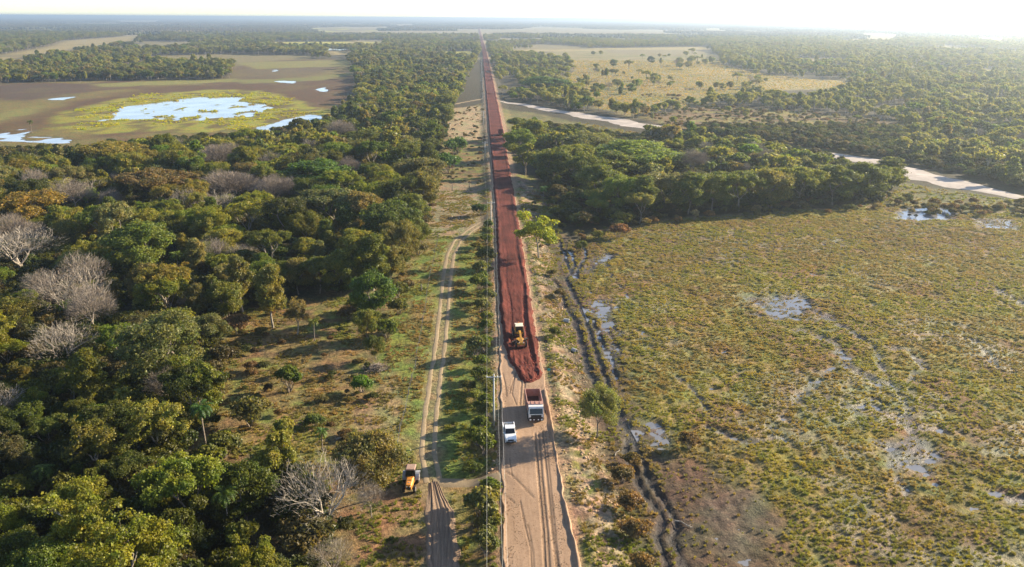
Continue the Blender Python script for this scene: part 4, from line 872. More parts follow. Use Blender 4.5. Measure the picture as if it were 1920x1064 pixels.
for a, b, w in ((745, 560, 50), (748, 590, 40), (742, 625, 40), (665, 585, 40), (700, 590, 50), (415, 640, 50), (400, 690, 60), (395, 760, 60), (420, 860, 70), (500, 885, 60), (785, 480, 34), (765, 545, 30), (1040, 640, 26), (1050, 560, 24), (1036, 520, 22), (1090, 470, 30), (1120, 450, 30)):
    NOTE.append(('shrub', a, b, w, _r.choice([0, 1, 3]), _r.choice([(0.12, 0.13, 0.03), (0.15, 0.12, 0.05), (0.10, 0.12, 0.025)]), None))
notes = []
def notable():
    for kind, px, py, wpx, v, tint, lab in NOTE:
        x, y = g(px, py); d = pj(x, y, GZ)[2]; diam = wpx / FOC * float(d); notes.append([kind, x, y, diam, v, tint, lab])
notable()
NX = np.array([n[1] for n in notes]); NY = np.array([n[2] for n in notes]); ND = np.array([n[3] for n in notes]); big = np.array([n[0] != 'shrub' for n in notes])
dd = np.hypot(cx_[:, None] - NX[None], cy_[:, None] - NY[None]); ok = (dd > np.where(big, ND * .5 + 1.2, ND * .35 + 2.0)[None]).all(1); cand = cand[ok]
# keep sight lines to the vehicles and to the notable leafless trees free of taller crowns in front
cx_, cy_ = cand[:, 0], cand[:, 1]; px_, py_, pd_ = pj(cx_, cy_, 6.5); blk = np.zeros(len(cand), bool)
for kx, ky, w, d0 in [(768, 895, 38, 96)] + [(n[1], n[2], n[3], None) for n in notes if n[0] == 'leafless_tree' and n[3] > 0][:0]:
    blk |= (np.abs(px_ - kx) < w + 30) & (py_ - ky > -40) & (py_ - ky < 120)
for n in notes:
    if n[0] in ('leafless_tree', 'palm_tree') and n[2] < 330:
        mx_, my_, md_ = pj(n[1], n[2], 4.5 if n[0] == 'leafless_tree' else 5.5); q = (pd_ < md_) & (np.abs(px_ - mx_) < n[3] * .42 / md_ * FOC) & (py_ > my_ - 10) & (py_ < my_ + 30 * 150 / md_); blk |= q
cand = cand[~blk]; cx_, cy_, cs_ = cand[:, 0], cand[:, 1], cand[:, 2]
nC = len(cand); cz_ = land(cx_, cy_)
zone = fbm(cx_ / 40, cy_ / 60, 210, 3)
size = (0.68 + 0.62 * rng.random(nC) ** 1.3) * np.where(cs_ > 8, 1.15, 1.0) * np.where(sdist(*pj(cx_, cy_, GZ)[:2], SCRUB) > 0, .5, 1)
size *= np.where(cx_ > 12, .76, 1.0) * np.where((cx_ < 0) & (cy_ < 210), .80, 1.0) * np.where((cx_ < 0) & (cy_ > 380), .85, 1.0)
# colours run in drifts: more ochre to the west, greener towards the road, greyer beyond
tc_ = np.array([rng.choice(len(TINTS), p=TP) for _ in range(nC)]); west = (cx_ < -70) & (cy_ < 330)
swap = west & (rng.random(nC) < .26); tc_[swap] = rng.choice([3, 4, 1, 3], swap.sum())
swap = (cx_ > -90) & (cx_ < 0) & (cy_ > 180) & (cy_ < 420) & (rng.random(nC) < .35); tc_[swap] = rng.choice([0, 5, 2, 1], swap.sum())
tint_ = TC[tc_] * rng.uniform(1.05, 2.2, (nC, 1)) * np.array([1.0, 1.0, .78]) * (0.75 + .6 * sm(.3, .7, fbm(cx_ / 55, cy_ / 90, 212)))[:, None] * rng.uniform(.93, 1.07, (nC, 3))
tint_ *= np.where(cx_ > 12, 1.6, 1.0)[:, None]
tint_ *= np.where((cx_ < -20) & (cy_ < 175), .78, 1.0)[:, None]; tint_ = np.minimum(tint_, C(.23, .225, .09)[None])
isb = rng.random(nC) < np.where(west, .08, .04)
vis = size / pj(cx_, cy_, 4)[2]; fx, fy, fd = pj(cx_, cy_, 6)
infr = (fx > -45) & (fx < PW + 25) & (fy > 0) & (fy < PH + 50)
def top_n(mask, n):
    i = np.where(mask)[0]; return i[np.argsort(-vis[i])][:n]
n_bl = sum(1 for n in notes if n[0] == 'broadleaf_tree'); n_lt = sum(1 for n in notes if n[0] == 'leafless_tree')
one = top_n(infr & ~isb, 296 - n_bl); oneb = top_n(infr & isb, 58 - n_lt)
chosen = np.zeros(nC, bool); chosen[one] = True; chosen[oneb] = True

W_ONES = 'zero one two three four five six seven eight nine ten eleven twelve thirteen fourteen fifteen sixteen seventeen eighteen nineteen'.split(); W_TENS = '_ _ twenty thirty forty fifty sixty seventy eighty ninety'.split()
def num(n):
    n = int(max(0, min(99, n))); return W_ONES[n] if n < 20 else W_TENS[n // 10] + ('' if n % 10 == 0 else '-' + W_ONES[n % 10])
SHAPE = {'dome': 'domed', 'umbrella': 'flat topped', 'upright': 'upright', 'ragged': 'ragged'}
used_lab = set()
def place_lab(what, x, y, z):
    a, b, _ = pj(x, y, z); fa, fb = a / PW * 100, b / PH * 100
    def f(v): return 'under one' if v < 1 else num(round(v))
    l = f'{what}, {f(fa)} percent across the photo and {f(fb)} percent down'
    k = 0
    while l in used_lab and k < 8:
        fb += 1; k += 1; l = f'{what}, {f(fa)} percent across the photo and {f(fb)} percent down'
    used_lab.add(l); return l
def plant(name, cat, group, lab, x, y, z, sc, rz, parts, tint, scz=None):
    t = thing(name, lab, cat, (x, y, z), rz, group); t.scale = (sc, sc, scz or sc)
    for pn, me in parts:
        o = bpy.data.objects.new(pn, me); COL.objects.link(o); o.parent = t
        if tint is not None: o['tint'] = [float(v) for v in tint]
    return t
for i in one:
    if cy_[i] < 330 or True:
        pr = PROTO[rng.choice(len(PROTO), p=[.1, .1, .09, .1, .09, .1, .07, .06, .06, .08, .08, .07])]; tn = TINTS[tc_[i]][0]; big_ = 'large ' if size[i] > 1.0 else ('small ' if size[i] < .74 else '')
        lab = place_lab((big_ + tn + ' ' + SHAPE[pr[2]] + ' tree').capitalize(), cx_[i], cy_[i], pr[4] * size[i] * .65)
        plant('broadleaf_tree', 'tree', 'leafy trees of the forest', lab, cx_[i], cy_[i], cz_[i], size[i], rng.uniform(0, 6.28), [('trunk', pr[1]), ('crown', pr[0])], tint_[i], size[i] * rng.uniform(.9, 1.12))
for i in oneb:
    k = rng.integers(5); pr = BARE[k]; w = ('pale limbed', 'cream limbed', 'grey twiggy', 'brown twiggy', 'slender white')[k]
    lab = place_lab(('small ' if size[i] < .8 else '') + w + ' leafless tree', cx_[i], cy_[i], pr[3] * size[i] * .6); lab = lab[0].upper() + lab[1:]
    plant('leafless_tree', 'leafless tree', 'leafless trees of the forest', lab, cx_[i], cy_[i], cz_[i], size[i], rng.uniform(0, 6.28), [('trunk', pr[1]), ('crown', pr[0])], None)
def hue_word(c):
    r_, g_, b_ = c
    return 'bright green' if g_ > r_ * 1.3 else 'green' if g_ > r_ * 1.08 else 'olive' if g_ > r_ * .95 else 'brown'
for kind, x, y, diam, v, tint, lab in notes:
    z = hz(x, y); rz = rng.uniform(0, 6.28)
    if lab is None:
        w_ = ('small ' if diam < 7 else '') + hue_word(tint) + (' tree at the forest edge' if kind == 'broadleaf_tree' else ' palm among leafy trees' if kind == 'palm_tree' else (' bush under the power line' if -4 < x < 3 else ' bush on open ground')); lab = place_lab(w_.capitalize(), x, y, z + 1.5)
    if kind == 'broadleaf_tree': pr = PROTO[v]; s = diam / (pr[3] * 1.7); plant(kind, 'tree', 'leafy trees of the forest', lab, x, y, z, s, rz, [('trunk', pr[1]), ('crown', pr[0])], [q * (1.7 if x > 14 and y > 200 else 1.35) for q in tint], min(s * 1.05, 14 / pr[4]) if s > .9 else s * 1.15)
    elif kind == 'leafless_tree': pr = BARE[v]; s = diam / (pr[2] * 2.0); plant(kind, 'leafless tree', 'leafless trees of the forest', lab, x, y, z, s, rz, [('trunk', pr[1]), ('crown', pr[0])], None, min(s, 13 / pr[3]))
    elif kind == 'palm_tree': pr = PALM[v]; s = diam / (pr[2] * 1.9); plant(kind, 'palm', 'palms among the trees', lab, x, y, z, s, rz, [('trunk', pr[1]), ('crown', pr[0])], tint)
    else: pr = BUSH[v]; s = diam / (pr[2] * 2.1); plant(kind, 'bush', 'bushes on open ground', lab, x, y, z, s, rz, [('stem', pr[1]), ('foliage', pr[0])], tint)

# ------------------------------------------------------------------ the rest of the woods as masses
rest = ~chosen; r_near = rest
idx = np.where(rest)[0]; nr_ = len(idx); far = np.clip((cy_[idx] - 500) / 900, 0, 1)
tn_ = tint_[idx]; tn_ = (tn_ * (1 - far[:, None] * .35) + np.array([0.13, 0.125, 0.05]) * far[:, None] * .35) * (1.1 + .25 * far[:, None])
pk = np.where(isb[idx], 6 + rng.integers(0, 2, nr_), rng.integers(0, 6, nr_)); pk = np.where((cy_[idx] < 260) & ~isb[idx], 8 + rng.integers(0, 4, nr_), pk); tn_ = np.where(isb[idx][:, None], C(0.2, 0.17, 0.14)[None], tn_)
scatter('forest', MID + MIDB + HI, np.stack([cx_[idx], cy_[idx], cz_[idx]], 1), size[idx] * np.where(cs_[idx] > 8, 1.12, 1.04), rng.uniform(0, 6.28, nr_), pk, tn_, 'mixed green, ochre and grey woods covering the plain')
# far canopy
s = 86; ys = np.arange(2850, 30000, s); Pn = []
for yv in ys:
    stp = s; w = .74 * yv; xs = np.arange(-w, w, stp); Pn.append(np.stack([xs + rng.uniform(-.3, .3, len(xs)) * s, yv + rng.uniform(-.3, .3, len(xs)) * s], 1))
Pn = np.concatenate(Pn); L_, R_ = rl(Pn[:, 1]), rr(Pn[:, 1]); kp = (fbm(Pn[:, 0] / 420, Pn[:, 1] / 900, 221, 3) < .56); 
ax_, ay_, ad_ = pj(Pn[:, 0], Pn[:, 1], GZ); tx_, ty_, td_ = pj(Pn[:, 0], Pn[:, 1], 7)
for p, c in STRIPS: kp &= ~((sdist(ax_, ay_, p) > 0) | (sdist(tx_, ty_, p) > 0))
kp &= ~((Pn[:, 1] < 5200) & (Pn[:, 0] > L_ - 50) & (Pn[:, 0] < R_ + 50)); Pn = Pn[kp]; n_ = len(Pn)
ft = C(0.125, 0.125, 0.05)[None] * rng.uniform(.7, 1.3, (n_, 1)); mixn = sm(.4, .6, fbm(Pn[:, 0] / 600, Pn[:, 1] / 600, 231))[:, None]; ft = ft * (1 - mixn) + C(0.16, 0.13, 0.075)[None] * mixn
scatter('far_woods', FARP, np.stack([Pn[:, 0], Pn[:, 1], np.full(n_, GZ)], 1), rng.uniform(.9, 1.1, n_), rng.integers(0, 4, n_) * math.pi / 2, rng.integers(0, 3, n_), ft, 'endless far woods fading to the horizon')

# undergrowth between the trunks, grass tufts on the marsh, verge and clearing
def pts_in(n, x0, x1, y0, y1): return rng.uniform(x0, x1, n), rng.uniform(y0, y1, n)
ux, uy = pts_in(130000, -360, 360, 50, 480); fpx, fpy, _ = pj(ux, uy, GZ); k = np.abs(ux) < .78 * uy + 30
k &= ~((ux > rl(uy) - 8) & (ux < rr(uy) + 12)) & (river_w(ux, uy) > 4)
for P in (MARSH, BASIN, CLEAR, OPENS[-1], FIELD): k &= ~(sdist(fpx, fpy, P) > 0)
for P in ([(1690, 300), (1700, 350), (1960, 390), (1960, 362), (1780, 326)], [(930, 178), (935, 198), (1050, 220), (1200, 248), (1215, 228), (1130, 212), (1050, 196)]):
    for hh in (0, 2.5, 4.5):
        k &= ~(sdist(*pj(ux, uy, hh)[:2], P) > 0)
k &= ~((ux > 0) & (uy < 240)) & (rng.random(len(ux)) < .30); ux, uy = ux[k], uy[k]; n_ = len(ux)
ut = TC[rng.choice([0, 5, 2, 1, 4], n_)] * rng.uniform(.6, 1.2, (n_, 1))
scatter('undergrowth', [b[0] for b in BUSH], np.stack([ux, uy, land(ux, uy)], 1), rng.uniform(.6, 1.75, n_), rng.uniform(0, 6.28, n_), rng.integers(0, 4, n_), ut, 'green and brown undergrowth below the forest trees')
# scrub on the open parts
ux, uy = pts_in(26000, -90, 420, 80, 700); fpx, fpy, _ = pj(ux, uy, GZ)
s1 = (sdist(fpx, fpy, SCRUB) > 0) & (rng.random(len(ux)) < .30); s2 = (sdist(fpx, fpy, CLEAR) > 0) & (sdist(fpx, fpy, [(830, 350), (935, 350), (935, 1300), (760, 1300), (740, 860), (700, 720), (745, 560), (800, 430)]) < 0) & (rng.random(len(ux)) < .42) & (fbm(ux / 8, uy / 8, 240) > .42)
s3 = (sdist(fpx, fpy, FIELD) > 0) & (fbm(ux / 40, uy / 40, 241) > .62) & (rng.random(len(ux)) < .2); s4 = (sdist(fpx, fpy, OPENS[-3]) > 0) & (rng.random(len(ux)) < .35) & (ux > rr(uy) + 5)
ed_ = sdist(fpx, fpy, MARSH); s5 = (ed_ > -16) & (ed_ < 10) & (fpy < 470) & (ux > 20) & (rng.random(len(ux)) < .6)
k = (s1 | s2 | s3 | s4 | s5) & (river_w(ux, uy) > 2); sz_ = np.where(s2, rng.uniform(.2, .75, len(ux)), np.where(s4, rng.uniform(.3, .9, len(ux)), rng.uniform(.4, 1.1, len(ux))))[k]; ux, uy = ux[k], uy[k]; n_ = len(ux)
ut = np.array([(0.19, 0.12, 0.055), (0.15, 0.13, 0.04), (0.10, 0.11, 0.03), (0.20, 0.16, 0.07)])[rng.integers(0, 4, n_)] * rng.uniform(.7, 1.2, (n_, 1))
scatter('low_scrub', [b[0] for b in BUSH], np.stack([ux, uy, land(ux, uy) - .1], 1), sz_, rng.uniform(0, 6.28, n_), rng.integers(0, 4, n_), ut, 'low brown scrub on open dry ground')
def tufts(name, x0, x1, y0, y1, n, cond, cols, smin, smax, label):
    ux, uy = pts_in(n, x0, x1, y0, y1); a, b, _ = pj(ux, uy, GZ); k = (a > -20) & (a < PW + 420) & (b < PH + 25) & (b > 0); ux, uy = ux[k], uy[k]; a, b = a[k], b[k]; k = cond(ux, uy, a, b); ux, uy = ux[k], uy[k]; z, mk = land(ux, uy, True)
    k = (z > GZ - .29) & ~((mk['mw'] > .04) & (rng.random(len(ux)) < .75)) & (mk['rut'] < .2) & (mk['trk'] < .3) & (mk['lnk'] < .3) & (mk['riv'] < .2); ux, uy, z = ux[k], uy[k], z[k]; n_ = len(ux); cols = np.array(cols); nz = fbm(ux / 15, uy / 13, 61) + rng.uniform(-.05, .05, n_)
    ci = np.clip(((nz - .32) / .36 * len(cols)).astype(int), 0, len(cols) - 1); ut = cols[ci] * rng.uniform(1.5, 1.95, (n_, 1))
    scatter(name, TUFT, np.stack([ux, uy, z], 1), rng.uniform(smin, smax, n_) ** 1.0, rng.uniform(0, 6.28, n_), rng.integers(0, 3, n_), ut, label)
tufts('marsh_grass', 15, 330, 70, 330, 400000, lambda x, y, a, b: (sdist(a, b, MARSH) > 3) & (fbm(x / 2.4, y / 2.0, 7, 3) > .31) & (fbm(x / 2.4, y / 2.0, 7, 3) < .71) & ~((sdist(a, b, [(1230, 850), (1330, 870), (1470, 960), (1500, 1100), (1290, 1100)]) > 0) & (rng.random(len(x)) < .8)), [(0.148, 0.118, 0.055), (0.158, 0.132, 0.054), (0.160, 0.138, 0.048), (0.158, 0.142, 0.043), (0.152, 0.144, 0.038)], .18, .50, 'olive and straw coloured grass tussocks of the marsh')
tufts('verge_grass', -75, 24, 70, 300, 75000, lambda x, y, a, b: ((sdist(a, b, CLEAR) > 0) | ((x > rr(y) + 1.2) & (x < rr(y) + 14) & (sdist(a, b, MARSH) < 0))) & ~((x > rl(y) - .8) & (x < rr(y) + 1.0)) & (fbm(x / 3, y / 3, 250) > .47), [(0.155, 0.118, 0.06), (0.15, 0.122, 0.05), (0.14, 0.128, 0.042), (0.12, 0.128, 0.032)], .2, .6, 'short dry and green grass on verge and clearing')
tufts('basin_grass', -330, -40, 430, 800, 26000, lambda x, y, a, b: (sdist(a, b, GRN[-1][0]) > (fbm(x / 18, y / 30, 252) - .35) * 70) & (fbm(x / 6, y / 6, 251) > .50), [(0.22, 0.20, 0.04), (0.27, 0.26, 0.03), (0.24, 0.25, 0.03)], .7, 1.6, 'yellow-green grass around the lagoon')
tufts('lea_grass', 60, 420, 240, 520, 26000, lambda x, y, a, b: ((sdist(a, b, LEA) > 0) | (sdist(a, b, LEA2) > 0)) & (river_w(x, y) > 1), [(0.15, 0.12, 0.055), (0.14, 0.13, 0.045), (0.12, 0.13, 0.035)], .5, 1.3, 'olive grass between the sand bed and the marsh')
tufts('field_grass', 40, 460, 480, 1300, 20000, lambda x, y, a, b: (sdist(a, b, FIELD) > 0), [(0.24, 0.18, 0.08), (0.27, 0.21, 0.08), (0.20, 0.17, 0.06)], .8, 1.7, 'dry tan grass of the field')
# clods of dug sand along the verge and stones of laterite
def lump(seed, r):
    bm = bmesh.new(); bmesh.ops.create_icosphere(bm, subdivisions=2, radius=r); q = random.Random(seed)
    for v in bm.verts: v.co *= 1 + q.uniform(-.22, .22); v.co.z *= .65
    me = bpy.data.meshes.new('clod'); bm.to_mesh(me); bm.free(); return me
M_CLOD = mat_leaf('dry_clods', 0.0, 0.1, (.8, 1.2)); CL = [lump(i, .32) for i in range(3)]
for c_ in CL: c_.materials.append(M_CLOD)
ux, uy = pts_in(30000, -16, 24, 74, 250); k = ((ux > rr(uy) + .9) & (ux < rr(uy) + 8) & (rng.random(len(ux)) < .5) & (fbm(ux / 2.2, uy / 3, 260) > .46)) | ((ux < rl(uy) - .6) & (ux > rl(uy) - 2.5) & (rng.random(len(ux)) < .2)); ux, uy = ux[k], uy[k]; n_ = len(ux)
scatter('dirt_clods', CL, np.stack([ux, uy, land(ux, uy) + .02], 1), rng.uniform(.25, 1.5, n_) ** 1.5 * .42, rng.uniform(0, 6.28, n_), rng.integers(0, 3, n_), C(.36, .27, .18)[None] * rng.uniform(.7, 1.15, (n_, 1)), 'dug up pale sandy clods along the road verge')
ux, uy = pts_in(9000, 2, 12, 72, 150); k = (ux > rl(uy) + .1) & (ux < rr(uy) - .1) & ((uy < Y0 - 1)) & (fbm(ux / 1.5, uy / 6, 262) > .47); ux, uy = ux[k], uy[k]; n_ = len(ux)
scatter('road_gravel', CL, np.stack([ux, uy, np.full(n_, .12)], 1), rng.uniform(.05, .20, n_), rng.uniform(0, 6.28, n_), rng.integers(0, 3, n_), C(.30, .20, .13)[None] * rng.uniform(.6, 1.2, (n_, 1)), 'loose gravel and crumbs of soil on the pale dirt road')
ux, uy = pts_in(16000, 3, 12, Y0, 260); k = (ux > red_l(uy) + .1) & (ux < red_r(uy) - .1) & ((rng.random(len(ux)) < .25) | (uy < Y0 + 9) | (np.minimum(ux - red_l(uy), red_r(uy) - ux) < .9)); ux, uy = ux[k], uy[k]; n_ = len(ux)
scatter('laterite_rubble', CL, np.stack([ux, uy, np.full(n_, .42) + np.where(np.minimum(ux - red_l(uy), red_r(uy) - ux) < .5, -.25, 0)], 1), rng.uniform(.15, .5, n_), rng.uniform(0, 6.28, n_), rng.integers(0, 3, n_), C(.20, .05, .035)[None] * rng.uniform(.7, 1.3, (n_, 1)), 'loose lumps of red laterite on the fresh road layer')

# ------------------------------------------------------------------ vehicles and machines (each faces -Y before it is turned)
M_WHITE = mat_plain('white_paint_dusty', (0.78, 0.77, 0.74), .30, 0, .4, (0.45, 0.27, 0.19), .3); M_WHITEP = mat_plain('white_paint', (0.84, 0.86, 0.87), .25, 0, .12, (0.5, 0.35, 0.26), .4)
M_GLASS = mat_plain('dark_window_glass', (0.012, 0.014, 0.018), .06); M_RUB = mat_plain('tyre_rubber', (0.018, 0.017, 0.016), .85, 0, .5, (0.10, 0.055, 0.04)); M_RIM = mat_plain('wheel_rim', (0.35, 0.34, 0.33), .45, .5, .4)
M_BLACK = mat_plain('black_plastic', (0.02, 0.02, 0.02), .5); M_DUSTY = mat_plain('dust_covered_steel', (0.42, 0.24, 0.19), .75, 0, .6, (0.34, 0.12, 0.08)); M_BEDIN = mat_plain('bed_inside', (0.055, 0.028, 0.022), .85, .1)
M_STEEL = mat_plain('dark_chassis_steel', (0.04, 0.036, 0.034), .6, .4, .4); M_YEL = mat_plain('yellow_machine_paint', (0.62, 0.33, 0.03), .4, 0, .75, (0.22, 0.08, 0.045), .2); M_CREAM = mat_plain('cream_cab_roof', (0.78, 0.66, 0.50), .5, 0, .2)
M_ORG = mat_plain('orange_tractor_paint', (0.72, 0.27, 0.03), .35, 0, .2, (0.35, 0.18, 0.08), .3); M_TANR = mat_plain('tan_cab_roof', (0.36, 0.24, 0.18), .7, 0, .4); M_GREYP = mat_plain('grey_fender_paint', (0.36, 0.37, 0.40), .45, 0, .2)
M_LAMP = mat_plain('headlamp_glass', (0.85, 0.85, 0.82), .08); M_AMB = mat_plain('amber_lamp', (0.8, 0.30, 0.03), .2); M_DRED = mat_plain('dark_red_paint', (0.17, 0.03, 0.022), .4, 0, .4)
M_CONC = mat_plain('concrete', (0.42, 0.40, 0.37), .9, 0, .3, (0.2, 0.15, 0.1)); M_WOOD = mat_bark('weathered_post_wood', (0.14, 0.11, 0.085), (0.30, 0.26, 0.21)); M_POLE = mat_plain('pole_concrete', (0.55, 0.53, 0.48), .85, 0, .2, (.3, .25, .2)); M_WIRE = mat_plain('aluminium_wire', (0.45, 0.45, 0.43), .4, .3)
M_CER = mat_plain('insulator_porcelain', (0.75, 0.73, 0.70), .2); M_TEAL = mat_plain('teal_sign_paint', (0.02, 0.28, 0.24), .4); M_YSTK = mat_plain('yellow_marker_paint', (0.75, 0.62, 0.10), .5)

def wheel(parent, c, r, w, rim=True, n=24):
    """a wheel: tyre and rim"""
    t = MB().disc((0, 0, 0), r, w, n, prof=[(-w * .5, r * .62), (-w * .5, r * .9), (-w * .36, r), (0, r * 1.01), (w * .36, r), (w * .5, r * .9), (w * .5, r * .62)])
    o = t.build('wheel', M_RUB, parent, 0); o.location = c
    if rim:
        q = MB().disc((0, 0, 0), r * .6, w * 1.02, 16, prof=[(-w * .5, r * .25), (-w * .52, r * .6), (w * .52, r * .6), (w * .5, r * .25)]); q.disc((0, 0, 0), r * .16, w * 1.12, 8)
        q.build('rim', M_RIM, o)
    return o

def dump_truck(name, lab, loc, rz, paint, bedm, cabm):
    t = thing(name, lab, 'dump truck', loc, rz, 'trucks on the road')
    L = 7.2; fr = MB()
    for s in (-1, 1): fr.box((s * .42, .1, .78), (.12, L - .6, .24))
    for y in (-2.6, -.6, 1.2, 3.2): fr.box((0, y, .78), (.78, .14, .2))
    for y in (-2.35, 1.25, 2.6): fr.disc((0, y, .52), .09, 2.0, 10)
    fr.box((-1.0, -.2, .72), (.42, 1.1, .5)).box((1.0, -.3, .72), (.42, .9, .5)); fr.build('chassis', M_STEEL, t, .015)
    # cab over engine
    cab = MB(); x = 1.20
    prof = [(-3.55, .62), (-3.62, 1.25), (-3.58, 1.72), (-3.28, 2.68), (-3.10, 2.86), (-1.95, 2.90), (-1.82, 2.7), (-1.80, .9), (-2.0, .78)]
    cab.loft([[(-x * .97, a, b) for a, b in prof], [(-x, a, b) for a, b in prof], [(x, a, b) for a, b in prof], [(x * .97, a, b) for a, b in prof]]); cab.build('cab', cabm, t, .04)
    ws = MB(); ws.add([(-1.06, -3.60, 1.78), (1.06, -3.60, 1.78), (1.0, -3.335, 2.60), (-1.0, -3.335, 2.60), (-1.06, -3.56, 1.78), (1.06, -3.56, 1.78), (1.0, -3.28, 2.60), (-1.0, -3.28, 2.60)], [(0, 1, 2, 3), (4, 7, 6, 5), (0, 4, 5, 1), (1, 5, 6, 2), (2, 6, 7, 3), (3, 7, 4, 0)]); ws.build('windshield', M_GLASS, t)
    for s in (-1, 1):
        sw = MB().add([(s * 1.208, -3.30, 1.80), (s * 1.208, -2.45, 1.80), (s * 1.208, -2.45, 2.55), (s * 1.208, -3.10, 2.55)], [(0, 1, 2, 3)]); sw.build('side_window', M_GLASS, t)
        MB().tube([(s * 1.2, -3.3, 2.45), (s * 1.42, -3.45, 2.4), (s * 1.42, -3.45, 1.9)], .025, 6).box((s * 1.44, -3.45, 2.15), (.2, .1, .46)).build('mirror', M_BLACK, t, .02)
        MB().disc((s * .92, -3.74, .86), .15, .08, 16, axis='y').build('headlight', M_LAMP, t)
    MB().box((0, -3.60, 1.42), (1.7, .06, .42)).box((0, -3.63, 1.55), (1.5, .05, .05)).box((0, -3.63, 1.40), (1.5, .05, .05)).build('grille', M_BLACK, t, .01)
    MB().box((0, -3.62, .86), (2.42, .22, .42)).box((0, -3.60, 1.16), (2.2, .12, .16)).build('bumper', M_STEEL, t, .04)
    MB().disc((-.35, -3.745, .86), .11, .06, 14, axis='y').build('fog_lamp', M_LAMP, t); MB().disc((.35, -3.745, .86), .11, .06, 14, axis='y').build('fog_lamp', M_LAMP, t)
    # tipping body: open box with ribs and a sloped headboard that shields the cab
    bd = MB(); z0, z1 = 1.22, 2.75; y0, y1 = -1.55, 3.75; w = 1.25; th = .06
    bd.box((0, (y0 + y1) / 2, z0), (2.2, y1 - y0, .1))
    for s in (-1, 1):
        bd.box((s * w, (y0 + y1) / 2, (z0 + z1) / 2 + .02), (th, y1 - y0, z1 - z0)); bd.box((s * w, (y0 + y1) / 2, z1 + .03), (.13, y1 - y0 + .1, .1))
        for k in range(7): bd.box((s * (w + .05), y0 + .3 + k * .78, (z0 + z1) / 2), (.07, .1, z1 - z0 - .08))
        bd.box((s * (w - .12), (y0 + y1) / 2, z0 + .13), (.3, y1 - y0 - .1, .04), rot=Matrix.Rotation(-s * .6, 3, 'Y'))
    bd.box((0, y0, 2.0), (2.5, th, 1.5)); bd.box((0, y0 - .42, 2.98), (2.46, .95, .06), rot=Matrix.Rotation(.06, 3, 'X')); bd.box((0, y0 - .02, 2.88), (2.46, .1, .22))
    for s in (-.7, 0, .7): bd.box((s, y0 - .42, 3.04), (.07, .9, .06))
    bd.build('dump_body', bedm, t, .012)
    MB().box((0, (y0 + y1) / 2, z0 + .075), (2.3, y1 - y0 - .12, .03)).build('bed_floor', M_BEDIN, t)
    MB().box((0, y1, 1.95), (2.42, .07, 1.4)).box((0, y1 + .05, 1.6), (2.2, .05, .1)).box((0, y1 + .05, 2.3), (2.2, .05, .1)).build('tailgate', bedm, t, .01)
    for y, two in ((-2.35, 0), (1.25, 1), (2.6, 1)):
        for s in (-1, 1): wheel(t, (s * (1.04 if not two else .98), y, .52), .52, .3 if not two else .55)
    for s in (-1, 1): MB().loft([[(s * 1.22 + dx, -2.35 + .68 * math.cos(a), .55 + .68 * math.sin(a)) for dx in (-.14, .1)][:2] + [(s * 1.22 + dx, -2.35 + .62 * math.cos(a), .55 + .62 * math.sin(a)) for dx in (.1, -.14)] for a in np.linspace(.1, math.pi - .1, 9)]).build('mudguard', M_BLACK, t)
    return t
dump_truck('dump_truck', 'White cabbed dump truck with empty open bed facing the camera on the dirt road', (8.25, 116.4, .12), math.radians(1.5), M_WHITE, M_DUSTY, M_WHITE)
dump_truck('dump_truck', 'Distant dark red dump truck driving on the red road surface', (10.1, 441, .5), math.radians(180), M_DRED, M_DRED, M_DRED)

